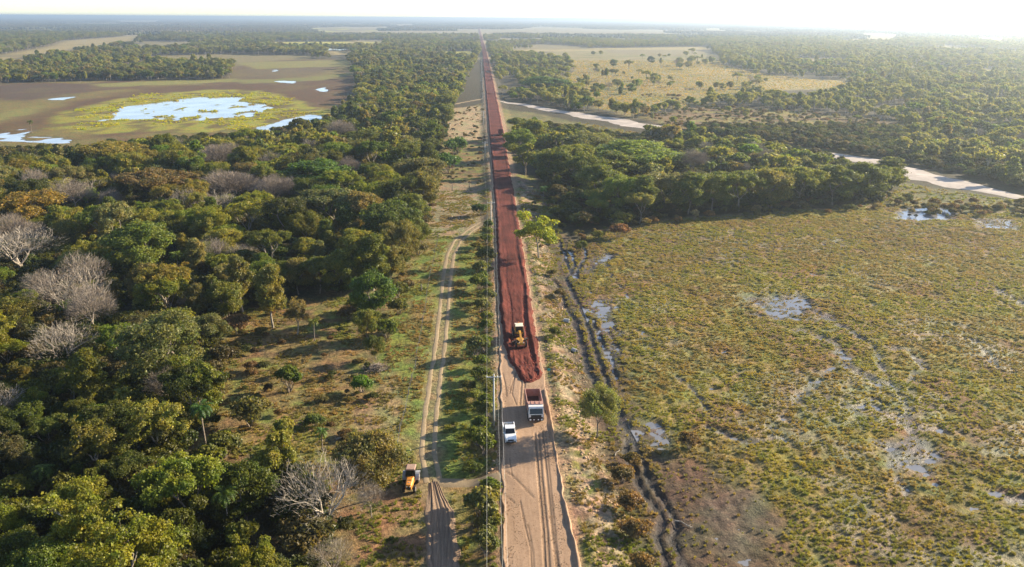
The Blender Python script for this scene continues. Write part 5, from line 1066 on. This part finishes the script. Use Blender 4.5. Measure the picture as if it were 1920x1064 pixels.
def pickup():
    t = thing('pickup_truck', 'White double cab pickup parked on the dirt road beside the dump truck', 'pickup truck', (3.95, 109.0, .10), math.radians(3)); x = .92
    def sec(y, zl, zh, w, wt): return [(-w, y, zl), (w, y, zl), (w * 1.0, y, (zl + zh) / 2 + .05), (wt, y, zh), (-wt, y, zh), (-w * 1.0, y, (zl + zh) / 2 + .05)]
    b = MB(); b.loft([sec(-2.62, .45, .86, .78, .70), sec(-2.5, .36, 1.0, .90, .80), sec(-1.9, .34, 1.10, .925, .84), sec(-1.15, .34, 1.14, .93, .86), sec(.9, .34, 1.12, .93, .87), sec(.95, .34, 1.10, .93, .88)]); b.build('body', M_WHITEP, t, .035, True)
    g_ = MB(); g_.loft([[(-.84, -1.22, 1.12), (.84, -1.22, 1.12), (.82, -1.15, 1.14), (-.82, -1.15, 1.14)], [(-.80, -.95, 1.12), (.80, -.95, 1.12), (.72, -.45, 1.66), (-.72, -.45, 1.66)], [(-.84, -.2, 1.12), (.84, -.2, 1.12), (.70, -.1, 1.74), (-.70, -.1, 1.74)], [(-.84, .7, 1.12), (.84, .7, 1.12), (.70, .62, 1.72), (-.70, .62, 1.72)], [(-.82, .95, 1.12), (.82, .95, 1.12), (.76, .90, 1.35), (-.76, .90, 1.35)]]); g_.build('cabin', M_WHITEP, t, .02, False)
    MB().add([(-.76, -1.18, 1.165), (.76, -1.18, 1.165), (.68, -.50, 1.66), (-.68, -.50, 1.66)], [(0, 1, 2, 3)]).build('windshield', M_GLASS, t, loc=(0, -.03, .015))
    MB().add([(-.66, .74, 1.60), (.66, .74, 1.60), (.72, .97, 1.25), (-.72, .97, 1.25)], [(0, 1, 2, 3)]).build('rear_window', M_GLASS, t, loc=(0, .03, .02))
    for s in (-1, 1):
        for a, c in ((-.85, -.15), (-.05, .6)): MB().add([(s * .845, a, 1.16), (s * .845, c, 1.16), (s * .735, c, 1.62), (s * .735, max(a, -.45), 1.62)], [(0, 1, 2, 3)]).build('side_window', M_GLASS, t, loc=(s * .006, 0, 0))
        MB().box((s * 1.02, -.85, 1.16), (.18, .1, .15)).build('mirror', M_WHITEP, t, .03)
        MB().box((s * .68, -2.58, .86), (.34, .16, .16)).build('headlight', M_LAMP, t, .03)
        MB().box((s * .86, -2.44, .80), (.08, .2, .12)).build('turn_signal', M_AMB, t, .02)
        MB().box((s * .78, 2.52, .95), (.14, .08, .34)).build('tail_light', M_DRED, t, .01)
    bed = MB(); bed.box((0, 1.74, .62), (1.72, 1.62, .08))
    for s in (-1, 1): bed.box((s * .88, 1.74, .76), (.10, 1.66, .72)); bed.box((s * .88, 1.74, 1.14), (.15, 1.7, .05))
    bed.box((0, .95, .78), (1.7, .06, .66)); bed.build('bed', M_WHITEP, t, .015); MB().box((0, 2.56, .80), (1.66, .07, .62)).build('tailgate', M_WHITEP, t, .015)
    MB().box((0, 1.74, .675), (1.62, 1.52, .025)).build('bed_liner', M_BLACK, t)
    MB().tube([(-.78, 1.08, .9), (-.72, 1.1, 1.62), (.72, 1.1, 1.62), (.78, 1.08, .9)], .035, 8).build('roll_bar', M_BLACK, t)
    MB().box((0, -2.62, .80), (.9, .08, .22)).box((0, -2.6, .52), (1.5, .14, .22)).build('grille', M_BLACK, t, .015); MB().box((0, -2.675, .60), (.40, .02, .13)).build('licence_plate', M_GREYP, t)
    MB().box((0, 2.66, .50), (1.5, .14, .16)).build('rear_bumper', M_STEEL, t, .02)
    for y in (-1.68, 1.55):
        for s in (-1, 1): wheel(t, (s * .80, y, .38), .38, .26)
    u = MB()
    for s in (-.4, .4): u.box((s, .3, .42), (.1, 4.4, .12))
    u.build('chassis', M_STEEL, t)
pickup()

def grader():
    t = thing('motor_grader', 'Yellow motor grader with cream cab roof levelling the red laterite', 'motor grader', (7.15, 147.6, .52), math.radians(3))
    # boom from the front axle up to the cab
    bo = MB(); bo.loft([[(-w, y, z - h), (w, y, z - h), (w * .9, y, z + h), (-w * .9, y, z + h)] for y, z, w, h in ((-4.6, 1.05, .30, .25), (-4.2, 1.25, .26, .24), (-3.4, 1.65, .20, .20), (-2.2, 1.95, .19, .19), (-.9, 1.90, .24, .22), (-.2, 1.5, .45, .35))]); bo.build('boom', M_YEL, t, .03)
    MB().box((0, -4.35, .62), (1.7, .26, .24)).box((0, -4.75, 1.0), (.8, .3, .5)).tube([(-.8, -4.35, .8), (0, -4.4, 1.2)], .05, 6).tube([(.8, -4.35, .8), (0, -4.4, 1.2)], .05, 6).build('front_axle', M_YEL, t, .02)
    for s in (-1, 1):
        wheel(t, (s * .98, -4.35, .64), .64, .36); MB().disc((s * .42, -4.93, 1.15), .11, .07, 12, axis='y').build('headlight', M_LAMP, t)
        for y in (1.35, 2.9): wheel(t, (s * 1.0, y, .66), .66, .38)
        MB().box((s * .72, 2.12, .72), (.22, 1.9, .36)).build('tandem_case', M_YEL, t, .03)
        MB().tube([(s * .22, -2.0, 2.1), (s * .75, -2.0, 2.35), (s * .78, -2.0, .85)], .06, 8).build('lift_cylinder', M_STEEL, t)
    # drawbar, circle and blade
    cir = MB(); cir.tube([(0, -4.1, .85), (-.55, -2.2, .75)], .08, 6).tube([(0, -4.1, .85), (.55, -2.2, .75)], .08, 6); cir.disc((0, -2.0, .72), .78, .12, 24, axis='z'); cir.build('circle', M_YEL, t)
    bl = MB(); R3_ = Matrix.Rotation(math.radians(28), 3, 'Z'); secs = []
    for x_ in (-1.85, 1.85):
        sec = [(x_, .12, .02), (x_, .0, .16), (x_, -.04, .34), (x_, .02, .52), (x_, .14, .64), (x_, .18, .62), (x_, .07, .5), (x_, .01, .34), (x_, .05, .17), (x_, .17, .03)]; secs.append([tuple((R3_ @ Vector(p)) + Vector((0, -2.0, 0))) for p in sec])
    bl.loft(secs); bl.build('blade', M_STEEL, t)
    # cab
    c = MB(); c.loft([[(-.68, -.55, 1.25), (.68, -.55, 1.25), (.68, 1.0, 1.25), (-.68, 1.0, 1.25)], [(-.78, -.62, 1.7), (.78, -.62, 1.7), (.78, 1.02, 1.7), (-.78, 1.02, 1.7)]]); c.build('cab_base', M_YEL, t, .03)
    MB().loft([[(-.74, -.58, 1.7), (.74, -.58, 1.7), (.74, .98, 1.7), (-.74, .98, 1.7)], [(-.70, -.50, 2.82), (.70, -.50, 2.82), (.70, .94, 2.82), (-.70, .94, 2.82)]]).build('cab_glass', M_GLASS, t)
    p = MB()
    for s in (-1, 1):
        for y, y2 in ((-.60, -.52), (.25, .25), (1.0, .95)): p.tube([(s * .76, y, 1.68), (s * .72, y2, 2.84)], .04, 4)
    p.build('cab_frame', M_YEL, t)
    rf = MB(); rf.loft([[(-.86, -.72, 2.86), (.86, -.72, 2.86), (.86, -.72, 2.96), (-.86, -.72, 2.96)], [(-.74, .2, 2.86), (.74, .2, 2.86), (.70, .2, 3.03), (-.70, .2, 3.03)], [(-.86, 1.15, 2.86), (.86, 1.15, 2.86), (.86, 1.15, 2.96), (-.86, 1.15, 2.96)]]); rf.build('cab_roof', M_CREAM, t, .02)
    MB().disc((0, 1.0, 3.10), .09, .2, 10, axis='z').build('beacon', M_AMB, t)
    h = MB(); h.loft([[(-w, y, .95), (w, y, .95), (w, y, z - .12), (w * .82, y, z), (-w * .82, y, z), (-w, y, z - .12)] for y, w, z in ((1.05, .62, 1.95), (2.4, .62, 1.92), (3.6, .58, 1.78), (3.85, .52, 1.6))]); h.build('engine_hood', M_YEL, t, .02)
    MB().tube([(.3, 1.9, 1.9), (.3, 1.9, 2.65), (.3, 2.02, 2.75)], .06, 8).build('exhaust', M_BLACK, t); MB().box((0, 3.9, 1.15), (1.3, .12, .5)).build('rear_grille', M_BLACK, t, .01)
grader()

def tractor():
    z = hz(-10.4, 97.4); t = thing('farm_tractor', 'Orange tractor with tan roofed cab parked under the broad dusty olive tree', 'tractor', (-10.45, 97.6, z + .05), math.radians(-3))
    h = MB(); h.loft([[(-w, y, .75), (w, y, .75), (w, y, zz - .16), (w * .7, y, zz), (-w * .7, y, zz), (-w, y, zz - .16)] for y, w, zz in ((-2.35, .36, 1.30), (-2.2, .44, 1.45), (-1.4, .50, 1.58), (-.35, .55, 1.68))]); h.build('hood', M_ORG, t, .03)
    MB().box((0, -1.25, 1.60), (.5, .16, .04)).build('hood_vent', M_BLACK, t); MB().box((0, -2.38, 1.0), (.6, .06, .42)).build('grille', M_BLACK, t, .01); MB().box((0, -1.75, 1.555), (.2, .12, .02)).build('hood_badge', M_GREYP, t)
    for s in (-1, 1):
        MB().box((s * .24, -2.40, 1.22), (.16, .05, .1)).build('headlight', M_LAMP, t, .01)
        wheel(t, (s * .88, .75, .82), .82, .46, n=28); wheel(t, (s * .76, -1.75, .5), .5, .32)
        f = MB(); f.loft([[(s * .62, .75 + r * math.cos(a), .82 + r * math.sin(a)) if k < 1 else (s * 1.18, .75 + r * math.cos(a), .82 + r * math.sin(a)) for k, r in ((0, .90), (1, .90), (1, .96), (0, .96))] for a in np.linspace(.25, math.pi - .15, 10)]); f.build('fender', M_GREYP, t)
    MB().box((0, -1.75, .52), (1.2, .16, .16)).box((0, -.8, .62), (.42, 2.4, .34)).disc((0, .75, .82), .14, 1.5, 10).box((0, .3, .95), (.9, 1.5, .4)).build('chassis', M_STEEL, t, .02)
    MB().loft([[(-.56, -.35, 1.1), (.56, -.35, 1.1), (.56, 1.1, 1.1), (-.56, 1.1, 1.1)], [(-.66, -.28, 1.7), (.66, -.28, 1.7), (.66, 1.18, 1.7), (-.66, 1.18, 1.7)], [(-.60, -.10, 2.5), (.60, -.10, 2.5), (.60, 1.1, 2.5), (-.60, 1.1, 2.5)]]).build('cab_glass', M_GLASS, t)
    p = MB()
    for s in (-1, 1):
        for a, b in (((-.33, 1.1), (-.12, 2.52)), ((1.14, 1.1), (1.1, 2.52))): p.tube([(s * .6, a[0], a[1]), (s * .67, (a[0] + b[0]) / 2, 1.7), (s * .61, b[0], b[1])], .04, 4)
    p.build('cab_frame', M_BLACK, t); MB().loft([[(-.66, -.25, 2.52), (.66, -.25, 2.52), (.66, 1.3, 2.52), (-.66, 1.3, 2.52)], [(-.70, -.3, 2.58), (.70, -.3, 2.58), (.70, 1.34, 2.58), (-.70, 1.34, 2.58)], [(-.58, -.15, 2.68), (.58, -.15, 2.68), (.58, 1.2, 2.68), (-.58, 1.2, 2.68)]]).build('cab_roof', M_TANR, t, .02)
    MB().tube([(.42, -.6, 1.6), (.42, -.6, 2.35)], .04, 8).build('exhaust', M_BLACK, t)
    MB().disc((.1, 1.6, .9), .35, .1, 12, axis='z').box((0, 1.75, .7), (1.1, .12, .5)).build('hitch', M_STEEL, t)
tractor()

# ------------------------------------------------------------------ power line
POLES = []
for k in range(-1, 9):
    y_ = 112.6 + k * 123.2; x_ = float(rl(y_)) - (1.2 if k < 2 else 2.6)
    POLES.append((x_, y_, float(hz(x_, y_))))
def pole(x, y, z, lab):
    t = thing('power_pole', lab, 'power pole', (x, y, z), 0, 'power poles along the dirt road'); H = 9.1 - z
    MB().tube([(0, 0, -.8), (0, 0, H)], [.19, .11], 10).build('pole', M_POLE, t, 0, True); MB().box((0, -.12, H - .45), (2.4, .12, .14)).tube([(-.7, -.1, H - .45), (0, -.12, H - 1.1)], .03, 4).tube([(.7, -.1, H - .45), (0, -.12, H - 1.1)], .03, 4).build('crossarm', M_POLE, t, .01)
    for s in (-1.1, .55, 1.1): MB().disc((s, -.12, H - .27), .07, .2, 10, axis='z', prof=[(-.1, .04), (-.06, .09), (-.02, .05), (.02, .08), (.06, .04), (.1, .05)]).build('insulator', M_CER, t)
PL = ['', 'Pale power pole beside the dirt road across from the dump truck', 'Pale power pole beside the red road at the bend of the grass track', 'Power pole beside the red road next to the leafy thicket', 'Power pole beside the red road near the far dark red truck', 'Power pole at the crossing of the pale sand bed', 'Thin distant power pole just past the sand bed crossing', 'Very distant power pole, second past the sand bed crossing', 'Very distant power pole, third past the sand bed crossing', 'Farthest power pole that still shows beside the red road']
for k, (x_, y_, z_) in enumerate(POLES):
    if k >= 1: pole(x_, y_, z_, PL[k])
for s_, nm in ((-1.1, 'outermost wire of the power line, on the forest side'), (.55, 'middle wire of the power line'), (1.1, 'wire of the power line closest to the road')):
    w_ = MB()
    for (a, b, c), (d, e, f_) in zip(POLES[:-1], POLES[1:]):
        pts = [(a + (d - a) * t + s_, b + (e - b) * t - .12, 8.93 - 1.7 * 4 * t * (1 - t)) for t in np.linspace(0, 1, 25)]
        w_.tube(pts, .009, 3, caps=False)
    tag(w_.build('power_line_wire', M_WIRE), 'Thin pale ' + nm, 'wire', 'wires of the power line')

# ------------------------------------------------------------------ fence, posts, signs, pipes, logs, cattle
def fence():
    line = G([(822, 445), (803, 540), (790, 620), (778, 690), (768, 740), (752, 810), (742, 870)]); t = thing('wire_fence', 'Wire fence on thin grey posts along the grass track', 'fence', (0, 0, 0)); A = []
    for a, b in zip(line[:-1], line[1:]):
        n = max(1, int(math.dist(a, b) / 5.5)); A += [(a[0] + (b[0] - a[0]) * i / n, a[1] + (b[1] - a[1]) * i / n) for i in range(n)]
    A.append(line[-1]); A = [(a + random.uniform(-.15, .15), b, hz(a, b)) for a, b in A]
    for a, b, c in A: MB().tube([(0, 0, -.4), (random.uniform(-.06, .06), random.uniform(-.05, .05), 1.35)], [.085, .07], 6).build('post', M_WOOD, t, loc=(a, b, c))
    for h in (.45, .85, 1.2): MB().tube([(a, b, c + h) for a, b, c in A], .012, 3, caps=False).build('strand', M_WIRE, t)
fence()
for px_q, py_q, hgt, lab in ((848, 358, 2.6, 'Dark thick wooden gate post on pale ground below the leafy thicket'), (880, 352, 1.8, 'Short dark wooden gate post closer to the red road'), (790, 545, 1.6, 'Pale leaning stub post in the grass beside the wheel track')):
    x_, y_ = g(px_q, py_q); z_ = hz(x_, y_); o = MB().tube([(0, 0, -.5), (.05, .02, hgt * .6), (.0, .05, hgt)], [.2, .17, .15], 8).build('gate_post', M_WOOD); o.location = (x_, y_, z_); tag(o, lab, 'post', 'wooden posts by the track')
def sign():
    x_, y_ = 12.1, 142.0; t = thing('road_sign', 'Round road sign seen dark from behind beside the red layer', 'road sign', (x_, y_, hz(x_, y_)), math.radians(8))
    MB().tube([(0, 0, -.5), (0, 0, 2.2)], .045, 8).build('pole', M_WOOD, t); MB().disc((0, 0, 2.2), .38, .03, 24, axis='y').build('sign_plate', M_BLACK, t)
    x_ = 13.0; o = MB().tube([(0, 0, -.3), (.03, 0, 1.5)], .06, 6).build('marker_stake', M_YSTK); o.location = (x_, 141.6, hz(x_, 141.6)); tag(o, 'Yellow survey stake just beside the round road sign', 'stake')
    x_, y_ = 11.95, 131.9; t = thing('marker_board', 'Small teal marker board at the road edge near the red tip', 'marker board', (x_, y_, hz(x_, y_)), math.radians(15))
    MB().tube([(0, 0, -.4), (0, 0, .9)], .04, 6).build('post', M_WOOD, t); MB().box((0, -.03, .85), (.62, .03, .5)).build('board', M_TEAL, t, .005)
    x_, y_ = float(rr(605.)) + 3.5, 605.; t = thing('road_sign', 'Dark distant road sign on a tall post where the sand bed leaves the road', 'road sign', (x_, y_, hz(x_, y_)))
    MB().tube([(0, 0, -.5), (0, 0, 4.6)], .14, 8).build('pole', M_WOOD, t); MB().box((0, 0, 4.6), (1.7, .06, 1.3)).build('sign_plate', M_BLACK, t, .01)
sign()
for px_q, py_q, r, a, lab in ((1062, 606, .5, 70, 'Pale concrete culvert pipe end lying in the ditch above the wheel ruts'), (1077, 661, .42, 40, 'Smaller concrete pipe ring in the ditch beside the wheel ruts')):
    x_, y_ = g(px_q, py_q); n = 20; rings = []
    for yy, rq in ((-.6, r), (.6, r), (.6, r * .82), (-.6, r * .82), (-.6, r)): rings.append([(rq * math.cos(2 * math.pi * k / n), yy, rq * math.sin(2 * math.pi * k / n)) for k in range(n)])
    o = MB().loft(rings, caps=False).build('culvert_pipe', M_CONC, None, 0, False); o.location = (x_, y_, hz(x_, y_) + r * .7); o.rotation_euler = (0, 0, math.radians(a)); tag(o, lab, 'pipe', 'concrete pipes in the ditch')
for i, (px_q, py_q, L, a, r, lab) in enumerate([(650, 822, 3.4, 20, .16, 'Pale fallen log beside the broad dusty olive tree'), (790, 432, 5, 25, .14, 'Fallen pale trunk at the forest edge near the grass track'), (775, 425, 3.5, 10, .12, 'Shorter fallen trunk lying beside the pale one at the forest edge'), (1282, 985, 2.6, -40, .10, 'Broken pale branch lying on dark marsh mud'), (700, 905, 4, 15, .14, 'Bent pale branch on the ground below the dusty olive tree'), (1158, 850, 2.2, 60, .08, 'Thin dead stick beside the deep wheel ruts')]):
    x_, y_ = g(px_q, py_q); random.seed(60 + i); m_ = MB(); m_.tube([(-L / 2, 0, .1), (-L / 6, .15, .22), (L / 5, -.1, .2), (L / 2, .1, .12)], [r, r * .9, r * .75, r * .5], 7)
    for q in range(3): m_.tube([(L * (.05 + q * .15), 0, .2), (L * (.2 + q * .15), random.uniform(-.8, .8), .5), (L * (.3 + q * .15), random.uniform(-1, 1), random.uniform(.4, 1))], [r * .4, r * .25, r * .1], 5)
    o = m_.build('fallen_log', M_PALE); o.location = (x_, y_, hz(x_, y_)); o.rotation_euler = (0, 0, math.radians(a)); tag(o, lab, 'log', 'fallen wood')
def brush():
    m_ = MB(); rd = random.Random(9)
    for i in range(150):
        a = rd.uniform(0, 6.28); q = rd.uniform(0, 1.9); c_ = Vector((q * math.cos(a) * 1.3, q * math.sin(a), rd.uniform(.05, .9) * (1 - q / 2.4))); d_ = Vector((rd.uniform(-1, 1), rd.uniform(-1, 1), rd.uniform(-.1, .6))).normalized() * rd.uniform(.6, 1.5); m_.tube([c_ - d_, c_ + Vector((0, 0, .08)), c_ + d_], [.05, .04, .015], 4, caps=False)
    x_, y_ = g(703, 692); o = m_.build('brush_pile', M_TWIG); o.location = (x_, y_, hz(x_, y_)); tag(o, 'Heap of dead grey branches where clearing meets the sandy edge', 'brush pile')
brush()
M_COWW = mat_plain('white_cow_hide', (0.66, 0.62, 0.54), .8); M_COWD = mat_plain('dark_cow_hide', (0.045, 0.03, 0.022), .8)
def cow_mesh(name, mat, graze):
    hd = [(0, -1.25, .55), (0, -1.5, .28)] if graze else [(0, -1.2, 1.42), (0, -1.55, 1.38)]
    V = [(0, .62, 1.05), (0, .1, 1.0), (0, -.5, 1.08), (0, -.9, 1.12 if graze else 1.3)] + hd; Rr = [(.27, .34), (.32, .38), (.28, .38), (.15, .2), (.13, .15), (.08, .09)]; E_ = [(0, 1), (1, 2), (2, 3), (3, 4), (4, 5)]
    for s in (-1, 1):
        b = len(V); V += [(s * .2, .62, .85), (s * .2, .55, .58), (s * .2, .70, .40), (s * .2, .66, .04)]; Rr += [(.17, .2), (.1, .11), (.06, .06), (.065, .065)]; E_ += [(0, b), (b, b + 1), (b + 1, b + 2), (b + 2, b + 3)]
        b = len(V); V += [(s * .19, -.5, .8), (s * .19, -.52, .42), (s * .19, -.52, .04)]; Rr += [(.13, .15), (.065, .07), (.065, .065)]; E_ += [(2, b), (b, b + 1), (b + 1, b + 2)]
        b = len(V); V += [(s * .22, hd[0][1] + .02, hd[0][2] + .12)]; Rr += [(.04, .04)]; E_ += [(4, b)]
    b = len(V); V += [(0, .98, 1.1), (0, 1.06, .6)]; Rr += [(.04, .04), (.03, .03)]; E_ += [(0, b), (b, b + 1)]
    me = bpy.data.meshes.new(name); me.from_pydata(V, E_, []); o = bpy.data.objects.new(name, me); COL.objects.link(o); md = o.modifiers.new('s', 'SKIN'); sb = o.modifiers.new('u', 'SUBSURF'); sb.levels = 1
    for sv, r_ in zip(me.skin_vertices[0].data, Rr): sv.radius = r_
    me.skin_vertices[0].data[0].use_root = True; dg = bpy.context.evaluated_depsgraph_get(); dg.update(); m2 = bpy.data.meshes.new_from_object(o.evaluated_get(dg)); bpy.data.objects.remove(o); m2.materials.clear(); m2.materials.append(mat); return m2
for px_q, py_q, m_, gz, a, lab in ((1105, 131, M_COWW, 0, 40, 'White cow standing highest in the tan field'), (1104, 136, M_COWW, 1, 190, 'White cow grazing just below the other white cow'), (1083, 147, M_COWW, 1, 80, 'White cow grazing on the road side of the tan field'),
                                   (843, 236, M_COWW, 0, 30, 'White horse like animal on pale ground beside the forest edge'), (850, 246, M_COWD, 1, 250, 'Dark animal grazing on pale ground beside the forest edge')):
    x_, y_ = g(px_q, py_q); me = cow_mesh('cow', m_, gz); o = link('cow', me); o.location = (x_, y_, hz(x_, y_) + (.0)); o.rotation_euler = (0, 0, math.radians(a)); o.scale = (1.25,) * 3; tag(o, lab.replace('horse like animal', 'cow').replace('animal', 'cow'), 'cow', 'grazing cattle')

# ------------------------------------------------------------------ haze
def haze():
    mb = MB().box((0, 16000, 31.5), (70000, 40000, 75)); h = mb.build('haze', None)
    h.location = (0, 1500, 0)
    m = bpy.data.materials.new('thin_haze'); m.use_nodes = True; nt = m.node_tree; nt.nodes.clear()
    o = nt.nodes.new('ShaderNodeOutputMaterial'); v = nt.nodes.new('ShaderNodeVolumePrincipled')
    v.inputs['Color'].default_value = (0.74, 0.87, 1.0, 1); v.inputs['Density'].default_value = 0.00017; v.inputs['Anisotropy'].default_value = 0.65
    nt.links.new(v.outputs[0], o.inputs['Volume']); h.data.materials.append(m)
    tag(h, 'thin pale haze over the plain', kind='stuff')
haze()
